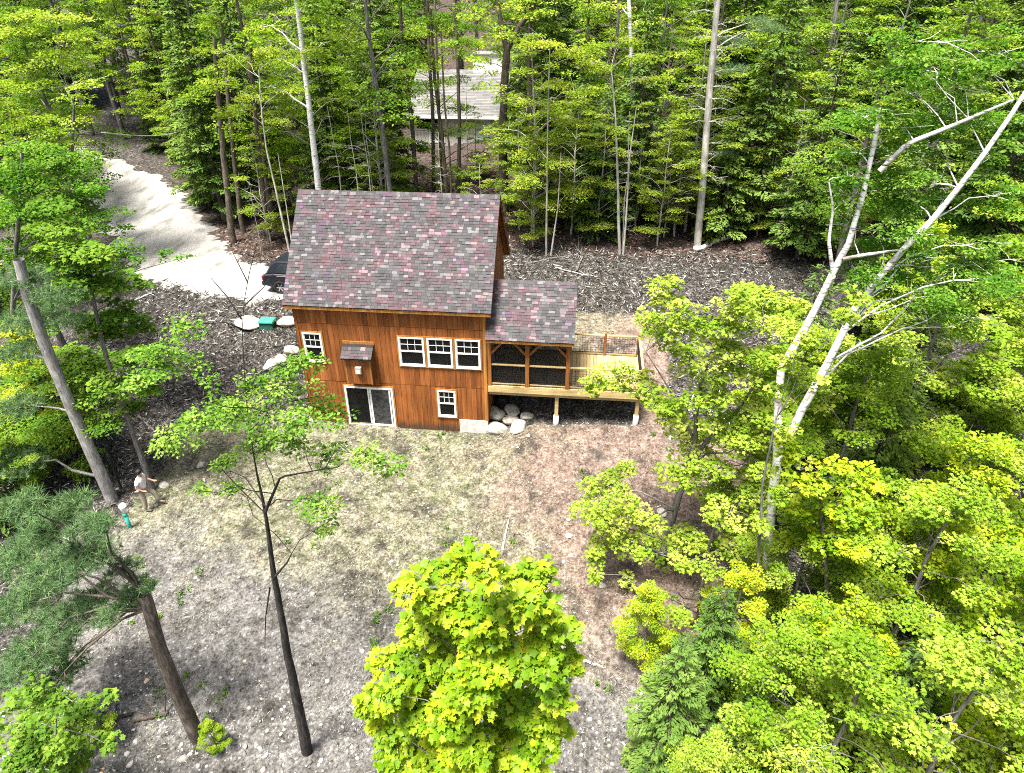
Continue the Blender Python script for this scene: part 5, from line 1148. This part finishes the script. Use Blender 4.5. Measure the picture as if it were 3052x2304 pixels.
for i, (u, v, w, fl, dz, lab) in enumerate([(1073,931,50,0.62,0.3,'mossy boulder lowest at the house corner'), (1120,926,50,0.62,0.3,'flat white boulder in front at the house corner'), (1069,905,46,0.72,0.9,'rounded boulder stacked against the house corner'), (1104,912,40,0.6,0.6,'wedge shaped boulder in the middle of the rock pile'), (1107,898,42,0.55,1.0,'long pale boulder on top of the rock pile'), (1139,903,32,0.6,0.4,'small round boulder at the right end of the rock pile')]):
    rock(u, v, w, fl, i, lab, None, dz)
rock(537, 700, 60, 0.35, 2, 'broad flat pale rock left of the green box'); rock(622, 697, 46, 0.45, 3, 'white rock beside the upper left corner of the house')
rock(588, 790, 42, 0.55, 1, 'pale rock on the slope left of the window'); rock(609, 780, 34, 0.6, 4, 'small rock beside the house wall below the white rock'); rock(632, 760, 36, 0.6, 0, 'rock touching the left wall of the house')
for i, (u, v, w) in enumerate([(435,1006,20),(355,1050,22),(1302,1268,18),(1430,1110,26),(962,1575,14),(150,1590,18)]):
    rock(u, v, w, 0.6, i+1, ['white stone on the slope above the yard', 'pale stone on the slope just right of the person', 'white stone under the maple at the yard edge', 'pale stone near the grey maple trunk', 'tan stone near the bottom beside the big maple', 'pale stone in the lower left corner'][i])
# green lidded box
MAT['green_plastic'] = simple('green_plastic', (0.045, 0.26, 0.19), 0.45, 0.06); MAT['green_dark'] = simple('green_plastic_dark', (0.02, 0.09, 0.065), 0.6, 0.1)
p = ground_at(575, 714); gb = empty('utility_box', (p[0], p[1]+0.25, L(p[0], p[1])-0.02), 0.06); tag(gb, 'green plastic box with a rounded lid on the mulch slope', 'box')
o = prism([(-0.34,0),(0.34,0),(0.30,0.36),(-0.30,0.36)], 0.27, [0,0,0.03,0.03]).build('base', MAT['green_dark'], gb); bevel(o, 0.03, 2)
o = prism([(-0.36,0.361),(0.36,0.361),(0.34,0.44),(0.27,0.47),(-0.27,0.47),(-0.34,0.44)], 0.29, [0,0,0.02,0.06,0.06,0.02]).build('lid', MAT['green_plastic'], gb); bevel(o, 0.02, 2)
# teal vent pipe with white cap
MAT['teal'] = simple('teal_pipe', (0.03, 0.33, 0.27), 0.4, 0.08); p = ground_at(282, 1141); vp = empty('vent_pipe', (p[0], p[1], L(p[0], p[1]))); tag(vp, 'upright teal pipe with white cap at the foot of the pine', 'pipe')
MB().tube([(0,0,-0.3),(0,0,0.70)], [0.06,0.06], 16).build('pipe', MAT['teal'], vp, True); MB().tube([(0,0,0.55),(0,0,0.68)], [0.072,0.072], 16).build('collar', MAT['teal'], vp, True)
MB().tube([(0,0,0.701),(0,0,0.86),(0.02,0,0.99),(0.06,0,1.05)], [0.075,0.08,0.13,0.10], 16).build('cap', MAT['white'], vp, True)
# fallen logs and branches
def log(pts, r0, r1, mat, label, group=None, stubs=2, lift=0.6):
    P = [np.array(ground_at(u, v)) for u, v in pts]; P = densify(P, 12); P[:, 2] = [L(q[0], q[1]) for q in P]; rg = np.random.default_rng(int(pts[0][0])); P[:, 2] += r0*lift; P += rg.normal(0, r0*0.25, P.shape)
    o_ = P[0].copy(); mb = MB().tube(P-o_, np.linspace(r0, r1, 12), 8)
    for _ in range(stubs):
        i = rg.integers(3, 11); d = rg.normal(size=3); d[2] = abs(d[2])*0.6+0.2; d = unit(d)*rg.uniform(0.3, 0.9); mb.tube([P[i]-o_, P[i]-o_+d], [r1*0.7, 0.006], 4, False)
    o = mb.build('fallen_log', mat, None, True); o.location = o_; tag(o, label, 'log', group); return o
log([(1500,545),(1545,525),(1598,505)], 0.15, 0.09, BARK['birch'], 'black and white fallen birch log at the forest edge')
log([(1228,1424),(1302,1441)], 0.05, 0.03, BARK['pale'], 'white stick lying beside the big leaved maple')
log([(288,1563),(364,1543)], 0.07, 0.05, BARK['brown'], 'short brown log among the stones, lower left'); log([(215,1562),(284,1548)], 0.08, 0.05, BARK['dark'], 'dark split log beside the pine foliage')
log([(200,1558),(246,1615)], 0.11, 0.09, BARK['brown'], 'fallen trunk beside the bushes at the lower left')
log([(1118,575),(1210,556),(1310,560)], 0.05, 0.02, BARK['grey'], 'long thin branch across the top of the mulch bank', None, 5); log([(1245,590),(1258,560),(1240,530)], 0.05, 0.02, BARK['grey'], 'forked grey branch standing out of the mulch bank', None, 6, 2.0)
log([(1200,580),(1290,600)], 0.045, 0.02, BARK['pale'], 'pale branch half buried in the mulch bank', None, 3); log([(1640,570),(1720,545)], 0.06, 0.03, BARK['dark'], 'dark branch at the right end of the mulch bank', None, 3)
log([(470,800),(505,790)], 0.03, 0.02, BARK['pale'], 'short pale stick on the left mulch slope', None, 1); log([(1010,1300),(1095,1120)] if False else [(1085,1190),(1098,1125)], 0.045, 0.03, BARK['pale'], 'bleached stick in the yard above the big maple', None, 1)
log([(300,900),(370,960)], 0.035, 0.02, BARK['grey'], 'grey branch on the slope right of the thin trunks', None, 3); log([(290,650),(335,632)], 0.05, 0.03, BARK['pale'], 'pale log at the edge of the driveway', None, 0)
# overhead wires, top left
for i, (a, b_, lab) in enumerate([((24,203),(262,152),'upper overhead wire crossing the trees at the top left'), ((285,300),(420,268),'lower overhead wire in the trees at the top left')]):
    A_, B_ = at(*a, 12), at(*b_, 30); d = B_-A_; A_, B_ = A_-d*0.25, B_+d*0.4; t = np.linspace(0, 1, 20)[:, None]; P = A_+(B_-A_)*t; P[:, 2] -= 0.8*np.sin(math.pi*t[:, 0])-0.55
    o = MB().tube(P-A_, 0.022, 5).build('overhead_wire', MAT['concrete'], None, True); o.location = A_; tag(o, lab, 'wire')

# ------------------------------------------------------------------ loose cover: chips, straw, stones, litter, weeds
def scatter(n, x0, x1, y0, y1, keep, seed):
    rg = np.random.default_rng(seed); x = rg.uniform(x0, x1, n); y = rg.uniform(y0, y1, n); k_ = keep(x, y, rg); x, y = x[k_], y[k_]
    return np.stack([x, y, land(x, y)], 1), rg
def nohouse(x, y): return ~((x > -0.35) & (x < HW+0.05) & (y > -0.12) & (y < HD+0.3))
drv = np.stack([cx_, cy_], 1)
def offdrive(x, y, pad=0.0):
    d = np.hypot(x[:, None]-drv[None, :, 0], y[:, None]-drv[None, :, 1]); i = d.argmin(1); return d[np.arange(len(x)), i] > hw_[i]-0.35+pad
def covermat(name, stops, rough=0.9):
    m, nt, b = newmat(name); setb(b, rough, 0.15); a = nd(nt, 'ShaderNodeAttribute', attribute_name='rnd').outputs['Fac']; nt.links.new(ramp(nt, stops, a), b.inputs['Base Color']); return m
MAT['chip'] = covermat('wood_chips', [(0, (0.010, 0.009, 0.008)), (0.5, (0.042, 0.038, 0.033)), (0.75, (0.15, 0.138, 0.12)), (0.92, (0.38, 0.36, 0.325)), (1, (0.60, 0.58, 0.54))])
MAT['straw'] = covermat('dry_straw', [(0, (0.05, 0.045, 0.03)), (0.4, (0.19, 0.175, 0.12)), (0.8, (0.42, 0.40, 0.30)), (1, (0.62, 0.60, 0.50))])
MAT['litter'] = covermat('fallen_leaves', [(0, (0.025, 0.014, 0.010)), (0.5, (0.11, 0.062, 0.045)), (0.85, (0.24, 0.15, 0.12)), (1, (0.40, 0.31, 0.27))])
MAT['weed'] = leafmat('weed_leaf', [(0, (0.02, 0.07, 0.01)), (0.5, (0.06, 0.15, 0.02)), (1, (0.18, 0.28, 0.03))])
def chips(name, P, rg, ln, wd, mat, up=0.25, lift=0.02):
    n = len(P); lv = Leaves(); a = rg.uniform(0, 6.28, n); D = np.stack([np.cos(a), np.sin(a), rg.normal(0, up, n)], 1); N = np.stack([rg.normal(0, .5, n), rg.normal(0, .5, n), np.ones(n)], 1)
    S = ln*rg.uniform(0.5, 1.6, n); P = P+np.stack([0*a, 0*a, rg.uniform(0.0, lift, n)+0.012], 1); lv.add(P-0.5*unit(D)*S[:, None]*np.array([1, 1, 0]), N, D, S, rg.random(n), 'twig', wd*rg.uniform(0.6, 1.5, n)*2.2)
    return tag(link(name, lv.mesh(name, mat)), kind='stuff')
def mulch_keep(x, y, rg):
    m1 = (yard_w(x, y) < rg.random(len(x))*0.6) & nohouse(x, y) & offdrive(x, y, -0.25) & (y < 12.6+rg.normal(0, .5, len(x)))
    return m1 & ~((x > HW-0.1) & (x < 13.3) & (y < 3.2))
P, rgc = scatter(60000, -11, 22, -12, 14, mulch_keep, 301); chips('wood_chips', P, rgc, 0.22, 0.036, MAT['chip'], 0.3, 0.06)
P, rgc = scatter(60000, -6, 17, -15.5, 0.2, lambda x, y, rg: (yard_w(x, y) > rg.random(len(x))*0.9) & nohouse(x, y) & (np.sin(0.9*x+0.4*y+1)+np.sin(1.3*y-0.6*x)+0.8*np.sin(2.3*x+1.9*y) > rg.normal(-0.2, 0.7, len(x))), 302); chips('dry_straw', P, rgc, 0.085, 0.008, MAT['straw'], 0.45, 0.05)
P, rgc = scatter(26000, -12, 34, 11, 26, lambda x, y, rg: offdrive(x, y, 0.3) & (y > 11.5+rg.normal(0, .6, len(x))), 303); chips('fallen_leaves', P, rgc, 0.15, 0.07, MAT['litter'], 0.2, 0.05)
# pebbles
def pebbles(name, P, rg, r0, mat):
    t = (1+5**0.5)/2; iv = unit(np.array([(-1,t,0),(1,t,0),(-1,-t,0),(1,-t,0),(0,-1,t),(0,1,t),(0,-1,-t),(0,1,-t),(t,0,-1),(t,0,1),(-t,0,-1),(-t,0,1)], float)); it = np.array([(0,11,5),(0,5,1),(0,1,7),(0,7,10),(0,10,11),(1,5,9),(5,11,4),(11,10,2),(10,7,6),(7,1,8),(3,9,4),(3,4,2),(3,2,6),(3,6,8),(3,8,9),(4,9,5),(2,4,11),(6,2,10),(8,6,7),(9,8,1)])
    n = len(P); r = r0*rg.lognormal(0, 0.45, n); sc = np.stack([r, r*rg.uniform(0.6, 1, n), r*rg.uniform(0.4, 0.7, n)], 1); V = iv[None]*(1+rg.normal(0, 0.12, (n, 12, 1)))*sc[:, None, :]
    a = rg.uniform(0, 6.28, n); c, s = np.cos(a)[:, None], np.sin(a)[:, None]; V = np.stack([V[..., 0]*c-V[..., 1]*s, V[..., 0]*s+V[..., 1]*c, V[..., 2]], -1)+P[:, None, :]
    F = (it[None]+(np.arange(n)*12)[:, None, None]).reshape(-1, 3); return tag(link(name, arrmesh(name, V.reshape(-1, 3), F, mat, np.repeat(rg.random(n), 20), True)), kind='stuff')
MAT['pebble'] = covermat('pebble', [(0, (0.10, 0.095, 0.09)), (0.5, (0.30, 0.29, 0.27)), (0.9, (0.52, 0.50, 0.47)), (1, (0.48, 0.30, 0.17))])
P, rgc = scatter(9000, -5, 13, -15.5, 2, lambda x, y, rg: nohouse(x, y) & (rg.random(len(x)) < (0.05+0.9*sstep(-9.5, -14, y))), 304); pebbles('pebbles', P, rgc, 0.038, MAT['pebble'])
P, rgc = scatter(2600, -11, 21, -7, 13, lambda x, y, rg: nohouse(x, y) & offdrive(x, y), 305); pebbles('scattered_stones', P, rgc, 0.032, MAT['pebble'])
# low weeds
P, rgc = scatter(420, -7, 17, -15, 0, lambda x, y, rg: nohouse(x, y), 306); lv = Leaves()
cl_ = rgc.uniform(0, 6.28, 2)
for q in P[:300]:
    if math.sin(1.1*q[0]+0.7*q[1]+cl_[0])+math.sin(0.9*q[1]-0.8*q[0]+cl_[1]) < 0.45: continue
    n = 26; a = rgc.uniform(0, 6.28, n); rr = rgc.uniform(0.02, 0.20)*np.sqrt(rgc.random(n)); lv.add(q+np.stack([np.cos(a)*rr, np.sin(a)*rr, rgc.uniform(0.02, 0.10, n)], 1), np.stack([rgc.normal(0, .6, n), rgc.normal(0, .6, n), np.ones(n)], 1), np.stack([np.cos(a), np.sin(a), 0.5*np.ones(n)], 1), rgc.uniform(0.04, 0.09, n), rgc.random(n), 'rhomb')
tag(link('weeds', lv.mesh('weeds', MAT['weed'])), kind='stuff')

# ------------------------------------------------------------------ things that look alike are told apart by their place
bpy.context.view_layer.update()
ORD = ['first', 'second', 'third', 'fourth', 'fifth', 'sixth', 'seventh', 'eighth', 'ninth', 'tenth']
# repeats that no sight line reaches are left out
UNSEEN = {'beech_tree': [9, 16, 19, 25, 30, 40, 41, 42, 43, 51, 52, 53, 54, 57, 58, 59, 60, 61, 65, 67, 68, 69, 70, 72], 'hemlock_tree': [7, 11, 21, 26, 31, 32, 41, 42, 47, 50, 51, 52, 53, 61, 68, 69, 71, 72, 73, 74, 79, 91], 'maple_tree': [14, 17, 22, 23, 24, 25, 32, 33, 34, 35, 41, 42, 53, 54, 55, 61, 62, 63, 78, 80, 82, 83, 84, 85, 88, 89, 95, 96, 97, 98, 99, 100, 101, 102, 103, 108, 109, 111, 112, 135, 136, 138], 'rock': [15, 16]}
for nm_, ids_ in UNSEEN.items():
    for i_ in ids_:
        o = bpy.data.objects.get(f'{nm_}.{i_:03d}')
        if o is not None:
            for ch in list(o.children): bpy.data.objects.remove(ch)
            bpy.data.objects.remove(o)
HIDDEN = set()
same = {}
for o in scene.objects:
    if o.parent is None and 'label' in o and 'group' in o: same.setdefault(o['label'], []).append(o)
for lab, os_ in same.items():
    seen = sorted([o for o in os_ if o.name not in HIDDEN], key=lambda o: pix(np.array(o.location)+np.array([0, 0, 3.0]))[0])
    if 2 <= len(seen) <= 10 and len(lab.split()) <= 12:
        for i, o in enumerate(seen): o['label'] = f'{lab}, {ORD[i]} from the left'
    elif len(seen) == 1 and len(os_) == 1: del seen[0]['group']
